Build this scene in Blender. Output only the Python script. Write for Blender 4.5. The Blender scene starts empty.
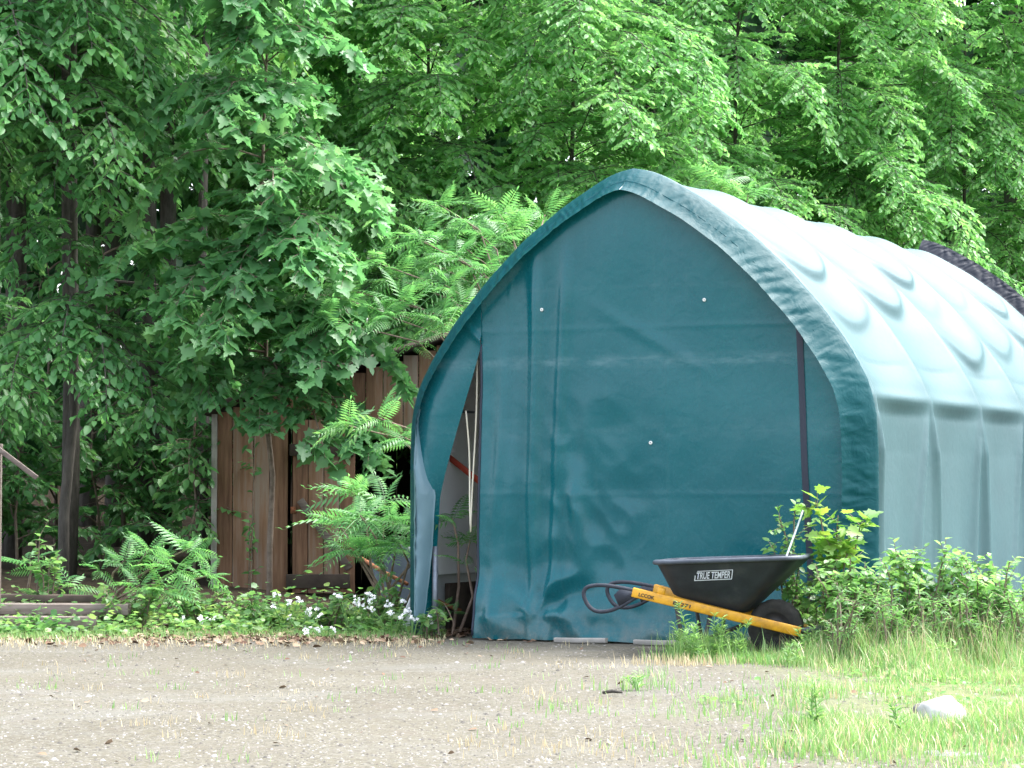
import bpy, math, random
import numpy as np
from mathutils import Vector, noise as mnoise

# ---------------------------------------------------------------- basics
scn = bpy.context.scene
COL = scn.collection
R = math.radians
F_PX, CAM_Z, PITCH = 2500.0, 1.0, R(2.45)
GREENS = {}

def wpos(px, py, Y):
    """world point seen at a photo pixel, at distance Y (used to plan where things stand)"""
    dx = (px-512)/F_PX; dz = (384-py)/F_PX
    c, s = math.cos(PITCH), math.sin(PITCH)
    d = (dx, c - dz*s, s + dz*c)
    k = Y/d[1]
    return np.array([d[0]*k, Y, CAM_Z + d[2]*k])

def nrm(a):
    a = np.asarray(a, float)
    return a/np.maximum(np.linalg.norm(a, axis=-1, keepdims=True), 1e-9)

# ---------------------------------------------------------------- mesh accumulator
class MB:
    def __init__(self): self.v=[]; self.l=[]; self.n=[]; self.c=0; self.m=[]
    def raw(self, verts, loops, sizes, mi=0):
        verts=np.asarray(verts,float).reshape(-1,3)
        self.v.append(verts); self.l.append(np.asarray(loops,int)+self.c)
        sizes=np.asarray(sizes,int); self.n.append(sizes); self.m.append(np.full(len(sizes),mi,int))
        self.c+=len(verts)
    def add(self, verts, faces, mi=0):
        self.raw(verts, [i for f in faces for i in f], [len(f) for f in faces], mi)
    def inst(self, tm, M, T, mi=0):
        k=len(T)
        if k==0: return
        v=np.einsum('kij,nj->kni', M, tm['v'])+T[:,None,:]
        nv=len(tm['v'])
        lo=np.asarray([i for f in tm['f'] for i in f],int)
        sz=np.asarray([len(f) for f in tm['f']],int)
        loops=(lo[None,:]+(np.arange(k)*nv)[:,None]).ravel()
        self.raw(v.reshape(-1,3), loops, np.tile(sz,k), mi)
    def box(self, c, s, rot=None, mi=0):
        x,y,z=[q/2 for q in s]
        v=np.array([[-x,-y,-z],[x,-y,-z],[x,y,-z],[-x,y,-z],[-x,-y,z],[x,-y,z],[x,y,z],[-x,y,z]])
        if rot is not None: v=v@np.asarray(rot).T
        self.add(v+np.asarray(c), [(0,3,2,1),(4,5,6,7),(0,1,5,4),(1,2,6,5),(2,3,7,6),(3,0,4,7)], mi)
    def tube(self, pts, rad, n=8, cap=True, mi=0, closed=False):
        pts=np.asarray(pts,float); k=len(pts)
        rad=np.broadcast_to(np.asarray(rad,float),(k,))
        if closed:
            t=nrm(np.roll(pts,-1,0)-np.roll(pts,1,0))
        else:
            t=nrm(np.gradient(pts,axis=0))
        up=np.array([0,0,1.]) if abs(t[0][2])<.9 else np.array([1.,0,0])
        a=nrm(np.cross(up,t[0])); V=[]
        ang=np.linspace(0,2*math.pi,n,endpoint=False)
        for i in range(k):
            a=nrm(a-t[i]*np.dot(a,t[i])); b=np.cross(t[i],a)
            V.append(pts[i]+rad[i]*(np.cos(ang)[:,None]*a+np.sin(ang)[:,None]*b))
        V=np.concatenate(V); Fs=[]
        for i in range(k if closed else k-1):
            j=(i+1)%k
            for q in range(n):
                p=(q+1)%n; Fs.append((i*n+q,i*n+p,j*n+p,j*n+q))
        if cap and not closed:
            Fs.append(tuple(range(n-1,-1,-1))); Fs.append(tuple((k-1)*n+q for q in range(n)))
        self.add(V,Fs,mi)
    def grid(self, P, mi=0, wrap=False):
        P=np.asarray(P,float); a,b=P.shape[:2]; Fs=[]
        for i in range(a-1):
            for j in range(b if wrap else b-1):
                k=(j+1)%b
                Fs.append((i*b+j,(i+1)*b+j,(i+1)*b+k,i*b+k))
        self.add(P.reshape(-1,3),Fs,mi)
    def mesh(self, name):
        me=bpy.data.meshes.new(name)
        v=np.concatenate(self.v); l=np.concatenate(self.l); n=np.concatenate(self.n)
        me.vertices.add(len(v)); me.vertices.foreach_set('co',v.astype(np.float32).ravel())
        me.loops.add(len(l)); me.loops.foreach_set('vertex_index',l.astype(np.int32))
        me.polygons.add(len(n)); st=np.concatenate([[0],np.cumsum(n)[:-1]])
        me.polygons.foreach_set('loop_start',st.astype(np.int32))
        me.polygons.foreach_set('material_index',np.concatenate(self.m).astype(np.int32))
        me.update(calc_edges=True); me.validate()
        return me
    def build(self, name, mats, parent=None, smooth=False, bevel=0):
        me=self.mesh(name)
        for m in (mats if isinstance(mats,(list,tuple)) else [mats]): me.materials.append(m)
        if smooth: me.polygons.foreach_set('use_smooth',np.ones(len(me.polygons),bool))
        o=bpy.data.objects.new(name,me); COL.objects.link(o)
        if parent is not None: o.parent=parent
        if bevel:
            b=o.modifiers.new('bevel','BEVEL'); b.width=bevel; b.segments=2; b.limit_method='ANGLE'
        return o

def tag(o,label=None,cat=None,group=None,kind=None):
    if label: o['label']=label
    if cat: o['category']=cat
    if group: o['group']=group
    if kind: o['kind']=kind
    return o
def thing(name,label,cat,loc=(0,0,0),rz=0,group=None):
    o=bpy.data.objects.new(name,None); COL.objects.link(o); o.empty_display_size=.1
    o.location=tuple(float(q) for q in loc); o.rotation_euler=(0,0,rz)
    return tag(o,label,cat,group)
def copy_thing(root,loc,rz=0,scale=1.0,label=None,group=None):
    r=root.copy(); COL.objects.link(r); r.location=tuple(float(q) for q in loc); r.rotation_euler=(0,0,rz)
    r.scale=(scale,)*3
    if label: r['label']=label
    if group: r['group']=group
    for ch in list(root.children):
        c=ch.copy(); COL.objects.link(c); c.parent=r
        for g in list(ch.children):
            d=g.copy(); COL.objects.link(d); d.parent=c
    return r

# ---------------------------------------------------------------- materials
def newmat(name):
    m=bpy.data.materials.new(name); m.use_nodes=True
    nt=m.node_tree; b=nt.nodes['Principled BSDF']; return m,nt,b
def N(nt,t,**kw):
    n=nt.nodes.new(t)
    for k,v in kw.items():
        if k in n.inputs: n.inputs[k].default_value=v
        else: setattr(n,k,v)
    return n
def ramp(nt,src,stops):
    r=nt.nodes.new('ShaderNodeValToRGB'); e=r.color_ramp.elements
    while len(e)<len(stops): e.new(.5)
    for i,(p,c) in enumerate(stops): e[i].position=p; e[i].color=(*c,1) if len(c)==3 else c
    nt.links.new(src,r.inputs[0]); return r
def mixc(nt,f,a,b):
    m=nt.nodes.new('ShaderNodeMix'); m.data_type='RGBA'
    for s,i in ((f,0),(a,6),(b,7)):
        if hasattr(s,'is_linked') or hasattr(s,'links'): nt.links.new(s,m.inputs[i])
        else: m.inputs[i].default_value=(*s,1) if isinstance(s,tuple) and len(s)==3 else s
    return m.outputs[2]
def bump(nt,b,h,strength=.3,dist=.01):
    n=N(nt,'ShaderNodeBump',Strength=strength,Distance=dist)
    nt.links.new(h,n.inputs['Height']); nt.links.new(n.outputs[0],b.inputs['Normal']); return n

def leafmat(name, dark, mid, light, tl=.46, rough=.40, tint=None, clump=0.9):
    m,nt,b=newmat(name)
    g=N(nt,'ShaderNodeNewGeometry')
    tc=N(nt,'ShaderNodeTexCoord')
    nz=N(nt,'ShaderNodeTexNoise',Scale=clump,Detail=2.0)
    nt.links.new(tc.outputs['Object'],nz.inputs['Vector'])
    ma=N(nt,'ShaderNodeMath',operation='MULTIPLY_ADD'); ma.inputs[1].default_value=.55
    nt.links.new(g.outputs['Random Per Island'],ma.inputs[0])
    sub=N(nt,'ShaderNodeMath',operation='MULTIPLY_ADD'); sub.inputs[1].default_value=1.1; sub.inputs[2].default_value=-.32
    nt.links.new(nz.outputs[0],sub.inputs[0]); nt.links.new(sub.outputs[0],ma.inputs[2])
    r=ramp(nt,ma.outputs[0],[(0,dark),(.5,mid),(.93,light),(1,tint or light)])
    nt.links.new(r.outputs[0],b.inputs['Base Color'])
    b.inputs['Roughness'].default_value=rough
    b.inputs['Specular IOR Level'].default_value=.5
    t=N(nt,'ShaderNodeBsdfTranslucent')
    hs=N(nt,'ShaderNodeHueSaturation',Saturation=1.1,Value=1.7,Hue=.485)
    nt.links.new(r.outputs[0],hs.inputs['Color']); nt.links.new(hs.outputs[0],t.inputs[0])
    mx=N(nt,'ShaderNodeMixShader',Fac=tl)
    nt.links.new(b.outputs[0],mx.inputs[1]); nt.links.new(t.outputs[0],mx.inputs[2])
    nt.links.new(mx.outputs[0],nt.nodes['Material Output'].inputs[0])
    return m

def roughmat(name,c1,c2,scale=6,rough=.8,bs=.3,bd=.01,stretch=(1,1,1),spec=.3,metal=0,c3=None,island=0):
    m,nt,b=newmat(name)
    tc=N(nt,'ShaderNodeTexCoord'); mp=N(nt,'ShaderNodeMapping'); mp.inputs['Scale'].default_value=stretch
    nt.links.new(tc.outputs['Object'],mp.inputs[0])
    nz=N(nt,'ShaderNodeTexNoise',Scale=scale,Detail=6.0,Roughness=.65); nt.links.new(mp.outputs[0],nz.inputs['Vector'])
    f=nz.outputs[0]
    if island:
        g=N(nt,'ShaderNodeNewGeometry'); ma=N(nt,'ShaderNodeMath',operation='MULTIPLY_ADD'); ma.inputs[1].default_value=island
        nt.links.new(g.outputs['Random Per Island'],ma.inputs[0])
        s=N(nt,'ShaderNodeMath',operation='SUBTRACT'); s.inputs[1].default_value=island/2
        nt.links.new(f,s.inputs[0]); nt.links.new(s.outputs[0],ma.inputs[2]); f=ma.outputs[0]
    st=[(.3,c1),(.7,c2)] if c3 is None else [(.25,c1),(.55,c2),(.8,c3)]
    r=ramp(nt,f,st); nt.links.new(r.outputs[0],b.inputs['Base Color'])
    b.inputs['Roughness'].default_value=rough; b.inputs['Specular IOR Level'].default_value=spec; b.inputs['Metallic'].default_value=metal
    if bs: bump(nt,b,nz.outputs[0],bs,bd)
    return m

def tarpmat(name,base,faded,rough=.33,inner=(.42,.45,.47),scuff=False,tl=.0,wr=1.0,sheen=0,spec=.5):
    m,nt,b=newmat(name)
    if sheen:
        b.inputs['Sheen Weight'].default_value=sheen; b.inputs['Sheen Roughness'].default_value=.22; b.inputs['Sheen Tint'].default_value=(.66,.97,1,1)
    tc=N(nt,'ShaderNodeTexCoord')
    nz=N(nt,'ShaderNodeTexNoise',Scale=1.6,Detail=7.0,Roughness=.6); nt.links.new(tc.outputs['Object'],nz.inputs['Vector'])
    r=ramp(nt,nz.outputs[0],[(.3,base),(.75,faded)]); col=r.outputs[0]
    if scuff:   # worn, whitened rub marks along two horizontal bands and a few fine scratches
        sx=N(nt,'ShaderNodeSeparateXYZ'); nt.links.new(tc.outputs['Object'],sx.inputs[0])
        tot=None
        for zc,w,amt in ((1.86,.06,.30),(1.40,.12,.10),(2.35,.02,.10)):
            d=N(nt,'ShaderNodeMath',operation='SUBTRACT'); d.inputs[1].default_value=zc; nt.links.new(sx.outputs[2],d.inputs[0])
            a=N(nt,'ShaderNodeMath',operation='ABSOLUTE'); nt.links.new(d.outputs[0],a.inputs[0])
            mr=N(nt,'ShaderNodeMapRange'); mr.inputs[1].default_value=0; mr.inputs[2].default_value=w; mr.inputs[3].default_value=amt; mr.inputs[4].default_value=0
            nt.links.new(a.outputs[0],mr.inputs[0])
            if tot is None: tot=mr.outputs[0]
            else:
                ad=N(nt,'ShaderNodeMath',operation='ADD'); nt.links.new(tot,ad.inputs[0]); nt.links.new(mr.outputs[0],ad.inputs[1]); tot=ad.outputs[0]
        mp=N(nt,'ShaderNodeMapping'); mp.inputs['Scale'].default_value=(2.2,1,9); nt.links.new(tc.outputs['Object'],mp.inputs[0])
        n2=N(nt,'ShaderNodeTexNoise',Scale=2.5,Detail=8.0,Roughness=.75); nt.links.new(mp.outputs[0],n2.inputs['Vector'])
        r2=ramp(nt,n2.outputs[0],[(.42,(0,0,0)),(.72,(1,1,1))])
        mu=N(nt,'ShaderNodeMath',operation='MULTIPLY'); nt.links.new(tot,mu.inputs[0]); nt.links.new(r2.outputs[0],mu.inputs[1])
        col=mixc(nt,mu.outputs[0],col,(.30,.42,.46))
    if scuff:
        d2=N(nt,'ShaderNodeMapRange'); d2.inputs[1].default_value=.02; d2.inputs[2].default_value=.30; d2.inputs[3].default_value=.8; d2.inputs[4].default_value=0; nt.links.new(sx.outputs[2],d2.inputs[0])
        n5=N(nt,'ShaderNodeTexNoise',Scale=6.0,Detail=9.0,Roughness=.75); nt.links.new(tc.outputs['Object'],n5.inputs['Vector'])
        r5=ramp(nt,n5.outputs[0],[(.42,(0,0,0)),(.68,(1,1,1))]); mm=N(nt,'ShaderNodeMath',operation='MULTIPLY'); nt.links.new(d2.outputs[0],mm.inputs[0]); nt.links.new(r5.outputs[0],mm.inputs[1])
        col=mixc(nt,mm.outputs[0],col,(.13,.15,.14))
        mp6=N(nt,'ShaderNodeMapping'); mp6.inputs['Scale'].default_value=(9,1,.5); nt.links.new(tc.outputs['Object'],mp6.inputs[0])
        n6=N(nt,'ShaderNodeTexNoise',Scale=3.0,Detail=5.0,Roughness=.6); nt.links.new(mp6.outputs[0],n6.inputs['Vector'])
        r6=ramp(nt,n6.outputs[0],[(.58,(0,0,0)),(.78,(1,1,1))]); m6=N(nt,'ShaderNodeMath',operation='MULTIPLY'); m6.inputs[1].default_value=.22; nt.links.new(r6.outputs[0],m6.inputs[0])
        col=mixc(nt,m6.outputs[0],col,(.05,.14,.15))
    # fine dust
    n3=N(nt,'ShaderNodeTexNoise',Scale=38.0,Detail=4.0); nt.links.new(tc.outputs['Object'],n3.inputs['Vector'])
    g=N(nt,'ShaderNodeNewGeometry')
    nt.links.new(mixc(nt,g.outputs['Backfacing'],col,inner),b.inputs['Base Color'])
    rr=N(nt,'ShaderNodeMapRange'); rr.inputs[3].default_value=rough-.07; rr.inputs[4].default_value=rough+.1
    nt.links.new(n3.outputs[0],rr.inputs[0]); nt.links.new(rr.outputs[0],b.inputs['Roughness'])
    b.inputs['Specular IOR Level'].default_value=spec
    n4=N(nt,'ShaderNodeTexNoise',Scale=9.0,Detail=3.0,Distortion=.8); nt.links.new(tc.outputs['Object'],n4.inputs['Vector'])
    ad=N(nt,'ShaderNodeMath',operation='MULTIPLY_ADD'); ad.inputs[1].default_value=.12
    nt.links.new(n3.outputs[0],ad.inputs[0]); nt.links.new(n4.outputs[0],ad.inputs[2])
    bump(nt,b,ad.outputs[0],.22*wr,.02)
    if tl:
        t=N(nt,'ShaderNodeBsdfTranslucent'); t.inputs[0].default_value=(.5,.55,.58,1)
        mx=N(nt,'ShaderNodeMixShader',Fac=tl); nt.links.new(b.outputs[0],mx.inputs[1]); nt.links.new(t.outputs[0],mx.inputs[2])
        nt.links.new(mx.outputs[0],nt.nodes['Material Output'].inputs[0])
    return m

def plain(name,c,rough=.5,spec=.5,metal=0):
    m,nt,b=newmat(name); b.inputs['Base Color'].default_value=(*c,1); b.inputs['Roughness'].default_value=rough
    b.inputs['Specular IOR Level'].default_value=spec; b.inputs['Metallic'].default_value=metal; return m

M={}
M['beech']=leafmat('beech_leaf',(.048,.150,.052),(.088,.245,.080),(.160,.340,.115),tint=(.16,.30,.06))
M['birch']=leafmat('birch_leaf',(.085,.235,.080),(.150,.355,.115),(.250,.455,.160),tint=(.20,.34,.07),tl=.52)
M['maple']=leafmat('maple_leaf',(.050,.152,.058),(.095,.250,.092),(.165,.340,.125))
M['sumac']=leafmat('sumac_leaf',(.055,.170,.060),(.098,.260,.085),(.170,.350,.110),tint=(.34,.30,.06),tl=.46)
M['weed']=leafmat('weed_leaf',(.075,.18,.055),(.14,.28,.085),(.24,.38,.13),tint=(.30,.32,.12),clump=3)
M['rasp']=leafmat('bramble_leaf',(.075,.20,.06),(.135,.29,.09),(.24,.39,.14),tint=(.36,.30,.14),clump=4)
M['ground_leaf']=leafmat('low_leaf',(.055,.15,.05),(.11,.24,.075),(.24,.34,.11),tint=(.36,.34,.13),clump=4)
M['young_maple']=leafmat('young_maple_leaf',(.08,.20,.05),(.14,.30,.06),(.26,.36,.08),tint=(.40,.26,.10),clump=5)
M['far']=leafmat('far_leaf_shaded',(.016,.055,.022),(.028,.095,.034),(.050,.145,.050))  # leaf green darkened, the shade of the deep wood put into the colour
M['grass']=leafmat('grass_blade',(.085,.20,.055),(.155,.30,.09),(.27,.385,.15),tint=(.58,.54,.34),clump=1.3,tl=.3)
M['dry']=leafmat('dry_grass',(.30,.25,.14),(.42,.36,.22),(.55,.48,.32),clump=2,tl=.2)
M['flower']=plain('white_petal',(.80,.80,.82),.6)
M['litter']=roughmat('dead_leaf',(.08,.042,.026),(.19,.125,.08),scale=3,rough=.85,bs=0,island=.9,c3=(.29,.22,.155))
M['bark']=roughmat('bark',(.034,.031,.027),(.105,.095,.08),scale=7,stretch=(3,3,.7),rough=.9,bs=.6,bd=.02)
M['twig']=roughmat('twig_bark',(.10,.075,.055),(.24,.19,.15),scale=14,rough=.85,bs=.2)
M['sumac_stem']=roughmat('sumac_stem',(.12,.085,.06),(.27,.20,.16),scale=12,rough=.8,bs=.2)
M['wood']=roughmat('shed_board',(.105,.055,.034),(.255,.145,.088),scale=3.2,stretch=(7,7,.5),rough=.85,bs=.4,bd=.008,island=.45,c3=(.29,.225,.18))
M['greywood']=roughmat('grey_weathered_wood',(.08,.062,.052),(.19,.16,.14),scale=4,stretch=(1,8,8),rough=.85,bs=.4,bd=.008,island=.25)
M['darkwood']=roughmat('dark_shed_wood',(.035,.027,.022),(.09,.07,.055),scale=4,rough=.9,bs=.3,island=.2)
M['trim']=roughmat('pale_trim',(.22,.21,.19),(.40,.38,.35),scale=6,rough=.8,bs=.2)
M['rust']=roughmat('rusty_iron',(.16,.055,.025),(.30,.12,.06),scale=20,rough=.85,bs=.3)
M['tarp_front']=tarpmat('teal_tarp_panel',(.002,.088,.108),(.003,.108,.126),scuff=True,rough=.25,spec=.36,wr=.55)
M['tarp_roof']=tarpmat('teal_tarp_cover',(.004,.056,.068),(.009,.074,.086),rough=.56,tl=.04,sheen=.12,wr=.5,spec=.82)
M['tarp_hem']=tarpmat('teal_tarp_hem',(.001,.042,.052),(.003,.056,.067),rough=.42,spec=.11,wr=1.6)
M['tarp_flap']=tarpmat('grey_tarp_flap',(.008,.011,.020),(.016,.020,.032),spec=.25,rough=.45,inner=(.02,.025,.04))
M['tarp_pale']=tarpmat('pale_tarp',(.085,.165,.20),(.12,.21,.25),rough=.4,inner=(.10,.18,.21))
M['strap']=plain('navy_strap',(.012,.018,.035),.6)
M['liner']=roughmat('grey_liner',(.66,.69,.72),(.76,.79,.82),scale=2,rough=.6,bs=.3,bd=.03)
M['steel']=roughmat('galvanised_pipe',(.13,.15,.18),(.22,.245,.28),scale=25,rough=.45,bs=.1,metal=.6)
M['cord']=plain('pale_cord',(.66,.63,.50),.7)
M['red']=plain('red_strap',(.50,.07,.035),.6)
M['grommet']=plain('bright_grommet',(.75,.75,.72),.35,metal=.3)
M['tray']=roughmat('black_poly_tray',(.010,.013,.017),(.024,.029,.035),c3=(.060,.062,.060),scale=7,rough=.5,bs=.12,bd=.004,spec=.4)
M['rim']=roughmat('worn_poly_rim',(.035,.042,.055),(.085,.10,.125),scale=11,rough=.5,bs=.1)
M['yellow']=roughmat('yellow_paint',(.30,.14,.02),(.66,.32,.012),c3=(.76,.41,.03),scale=13,rough=.38,bs=.06,spec=.5)
M['rubber']=roughmat('tyre_rubber',(.018,.018,.018),(.055,.053,.05),scale=14,rough=.85,bs=.4,bd=.004)
M['grip']=roughmat('grip_rubber',(.022,.026,.036),(.045,.05,.065),scale=16,rough=.7,bs=.2)
M['blacksteel']=roughmat('black_steel',(.02,.02,.022),(.06,.055,.05),scale=16,rough=.55,bs=.1)
M['decal']=plain('white_decal',(.62,.65,.72),.5)
M['ink']=plain('black_ink',(.02,.02,.02),.6)
M['rod']=plain('pale_rod',(.62,.64,.70),.4)
M['stone']=roughmat('white_stone',(.30,.295,.28),(.52,.515,.50),scale=6,rough=.85,bs=.5,bd=.02)
M['stone_grey']=roughmat('pale_stone',(.11,.108,.10),(.19,.185,.175),scale=7,rough=.9,bs=.4,bd=.02)
M['pebble']=roughmat('gravel_pebble',(.07,.065,.057),(.135,.128,.113),scale=2,rough=.9,bs=0,island=1.1,c3=(.21,.20,.19))
M['greytarp']=tarpmat('blue_grey_tarp',(.05,.065,.085),(.08,.10,.125),rough=.5,inner=(.2,.24,.3))
M['whitecloth']=plain('white_cloth',(.55,.57,.58),.7)

# ---------------------------------------------------------------- leaf templates (x along midrib, z up)
def t_ovate(w=.5,fold=.10,droop=.12):
    v=[[0,0,0],[.55,0,-.02],[1,0,-droop],[.28,w*.44,fold],[.66,w*.38,fold*.7-.03],[.28,-w*.44,fold],[.66,-w*.38,fold*.7-.03]]
    return dict(v=np.array(v),f=[(0,1,4,3),(1,2,4),(0,5,6,1),(1,6,2)])
def t_maple(fold=.06):
    half=[(0,0),(-.10,.20),(.02,.30),(-.02,.50),(.20,.40),(.36,.56),(.46,.34),(.58,.28),(.60,.14),(.78,.15),(1.0,0)]
    L=[(x,y,fold*abs(y)*2-.12*x*x) for x,y in half]
    Rr=[(x,-y,z) for x,y,z in L[1:-1]]
    v=np.array(L+Rr); n=len(L)
    return dict(v=v,f=[tuple(range(n-1,-1,-1)),(0,)+tuple(range(n,n+len(Rr)))+(n-1,)])
def t_lance(w=.26,droop=.15):
    v=[[0,0,0],[.45,w/2,.02],[1,0,-droop],[.45,-w/2,.02],[.45,0,-.03]]
    return dict(v=np.array(v),f=[(0,4,1),(4,2,1),(0,3,4),(4,3,2)])
def t_sumac(npair=9,curve=.38,asym=0.0):
    """pinnate leaf: rachis with drooping leaflet pairs"""
    V=[];Fs=[]
    lf=t_lance(.24,.25)
    for i in range(npair):
        t=(i+1.6)/(npair+1.5); x=t; z=-curve*t*t+.10*t
        L=.30*math.sin(math.pi*(.16+.76*t))**.8
        for s in (-1,1):
            a=R(72-18*t)*s; c,sn=math.cos(a),math.sin(a)
            v=lf['v']*L; v=np.stack([v[:,0]*c-v[:,1]*sn, v[:,0]*sn+v[:,1]*c, v[:,2]-.28*np.abs(v[:,0])],1)+[x,0,z]
            o=len(V); V+=v.tolist(); Fs+=[tuple(q+o for q in f) for f in lf['f']]
    t=1.; v=lf['v']*.2+[t,0,-curve+.10]; o=len(V); V+=v.tolist(); Fs+=[tuple(q+o for q in f) for f in lf['f']]
    xs=np.linspace(0,1,6); o=len(V)
    for q in xs: V+=[[q,.006,-curve*q*q+.1*q],[q,-.006,-curve*q*q+.1*q]]
    for i in range(5): a=o+2*i; Fs.append((a,a+1,a+3,a+2))
    return dict(v=np.array(V),f=Fs)
T_BEECH=t_ovate(.62,.09,.16); T_BIRCH=t_ovate(.60,.07,.12); T_MAPLE=t_maple(); T_SUMAC=t_sumac(9,.55); T_SUMAC2=t_sumac(7,.85); T_SUMAC3=t_sumac(10,.35)
T_LANCE=t_lance(.2,.18); T_NARROW=t_lance(.13,.2); T_ROUND=t_ovate(.8,.08,.1)
def frames(d,up,roll=None):
    x=nrm(d); y=nrm(np.cross(up,x)); z=np.cross(x,y)
    if roll is not None:
        c=np.cos(roll)[:,None]; s=np.sin(roll)[:,None]; y,z=y*c+z*s, z*c-y*s
    return np.stack([x,y,z],-1)

class Leaves:
    def __init__(self): self.p=[];self.d=[];self.u=[];self.s=[]
    def add(self,p,d,u,s): self.p.append(np.asarray(p));self.d.append(np.asarray(d));self.u.append(np.asarray(u));self.s.append(np.asarray(s))
    def put(self,mb,tm,rng,mi=0,keep=None):
        if not self.p: return 0
        p=np.concatenate(self.p);d=np.concatenate(self.d);u=np.concatenate(self.u);s=np.concatenate(self.s)
        Mx=frames(d,u,rng.normal(0,.35,len(p)))*s[:,None,None]
        mb.inst(tm,Mx,p,mi); return len(p)

def twig_leaves(L,rng,p0,p1,n,size,droop=.45,sag=.15,out=.9):
    """n leaves along a twig p0..p1, alternate sides, drooping"""
    p0=np.asarray(p0,float);p1=np.asarray(p1,float)
    t=(np.arange(n)+rng.uniform(.2,.8,n))/n
    ax=nrm(p1-p0); ln=np.linalg.norm(p1-p0)
    P=p0+(p1-p0)*t[:,None]; P[:,2]-=sag*ln*t*t
    side=nrm(np.cross([0,0,1.],ax)+1e-4)
    sg=np.where(np.arange(n)%2==0,1.,-1.)*rng.uniform(.6,1.2,n)
    d=ax[None,:]*rng.uniform(.35,.9,n)[:,None]+side[None,:]*(sg*out)[:,None]
    d[:,2]-=rng.uniform(.3,1.3,n)*droop
    d+=rng.normal(0,.22,(n,3))
    u=np.array([0,0,1.])+rng.normal(0,.28,(n,3))
    L.add(P,d,u,size*rng.uniform(.65,1.2,n)*(1-.25*np.abs(t-.6)))

def limb_path(rng,p,az,el,length,droop,k=7):
    pts=[np.array(p,float)]; d=np.array([math.cos(az)*math.cos(el),math.sin(az)*math.cos(el),math.sin(el)])
    st=length/(k-1)
    for i in range(k-1):
        d=nrm(d+np.array([0,0,-droop*(i+1)/(k-1)])+rng.normal(0,.07,3)); pts.append(pts[-1]+d*st)
    return np.array(pts)

def leafy_limb(rng,L,wood,pts,r0,size,dens=1.0,start=.10,tw_len=.42,leaf_gap=.05,droop=.45,tw_sides=.9):
    k=len(pts); seg=np.linalg.norm(np.diff(pts,axis=0),axis=1); ln=seg.sum()
    wood.tube(pts,np.linspace(r0*.7,.003,k),5,cap=False)
    nt=max(3,int(ln*(1-start)/.085*dens))
    for i in range(nt):
        t=start+(1-start)*(i+rng.uniform(.1,.9))/nt
        f=t*(k-1); a=min(int(f),k-2); p=pts[a]+(pts[a+1]-pts[a])*(f-a)
        ax=nrm(pts[a+1]-pts[a]); side=nrm(np.cross([0,0,1.],ax)+1e-4)
        sg=1 if i%2 else -1
        d=nrm(ax*rng.uniform(.45,1.0)+side*sg*tw_sides*rng.uniform(.6,1.2)+np.array([0,0,rng.uniform(-.30,.22)]))
        l=tw_len*ln**.5*(1.15-.75*t)*rng.uniform(.7,1.25)
        q=p+d*l
        wood.tube([p,(p+q)/2+[0,0,.02],q-[0,0,.12*l]],[.0035,.0025,.0015],3,cap=False)
        twig_leaves(L,rng,p,q,max(3,int(l/leaf_gap*1.5)),size,droop)
    twig_leaves(L,rng,pts[-2],pts[-1],max(4,int(seg[-1]/leaf_gap)),size,droop)

def make_tree(name,label,cat,loc,seed,height,r0,leaf,mat,size,limbs,base=1.0,spread=2.4,bias=None,lean=(0,0),dens=1.0,
              el=(.05,.6),droop=.55,extra=(),group=None,gap=.05,topthin=.5,bark='bark',az_w=1.0):
    rng=np.random.default_rng(seed)
    root=thing(name,label,cat,loc,0,group)
    wood=MB(); k=12
    zs=np.linspace(-.15,height,k)
    tr=np.stack([lean[0]*(zs/height)**1.3+np.cumsum(rng.normal(0,.03,k)),lean[1]*(zs/height)**1.3+np.cumsum(rng.normal(0,.03,k)),zs],1)
    tr[:2,:2]=0
    wood.tube(tr,r0*np.linspace(1.15,.12,k),9)
    L=Leaves()
    for i in range(limbs):
        h=base+(height-base)*((i+rng.uniform(0,1))/limbs)**.95
        f=np.interp(h,tr[:,2],np.arange(k)); a=min(int(f),k-2); p=tr[a]+(tr[a+1]-tr[a])*(f-a)
        az=i*2.399+rng.uniform(-.4,.4)
        if bias is not None and rng.random()<az_w*.62: az=bias+rng.normal(0,.75)
        frac=(h-base)/(height-base)
        ln=spread*(1.0-.55*frac**1.5)*rng.uniform(.7,1.15)
        lp=limb_path(rng,p,az,rng.uniform(*el)+.3*frac,ln,droop)
        leafy_limb(rng,L,wood,lp,max(.012,r0*.28*(1-frac*.6)),size,dens*(1 if h<6.5 else topthin),leaf_gap=gap)
    for (z,az,e,ln) in extra:
        f=np.interp(z,tr[:,2],np.arange(k)); a=min(int(f),k-2); p=tr[a]+(tr[a+1]-tr[a])*(f-a)
        leafy_limb(rng,L,wood,limb_path(rng,p,az,e,ln,droop),.02,size,dens,leaf_gap=gap)
    wood.build('trunk',M[bark],root,smooth=True)
    cr=MB(); n=L.put(cr,leaf,rng); cr.build('crown',M[mat],root)
    return root

# ---------------------------------------------------------------- camera, light
cam=bpy.data.cameras.new('camera'); co=bpy.data.objects.new('camera',cam); COL.objects.link(co)
cam.sensor_width=36; cam.lens=36*F_PX/1024; cam.clip_end=500; cam.clip_start=.1
co.location=(0,0,CAM_Z); co.rotation_euler=(math.pi/2+PITCH,0,0); scn.camera=co

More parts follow.
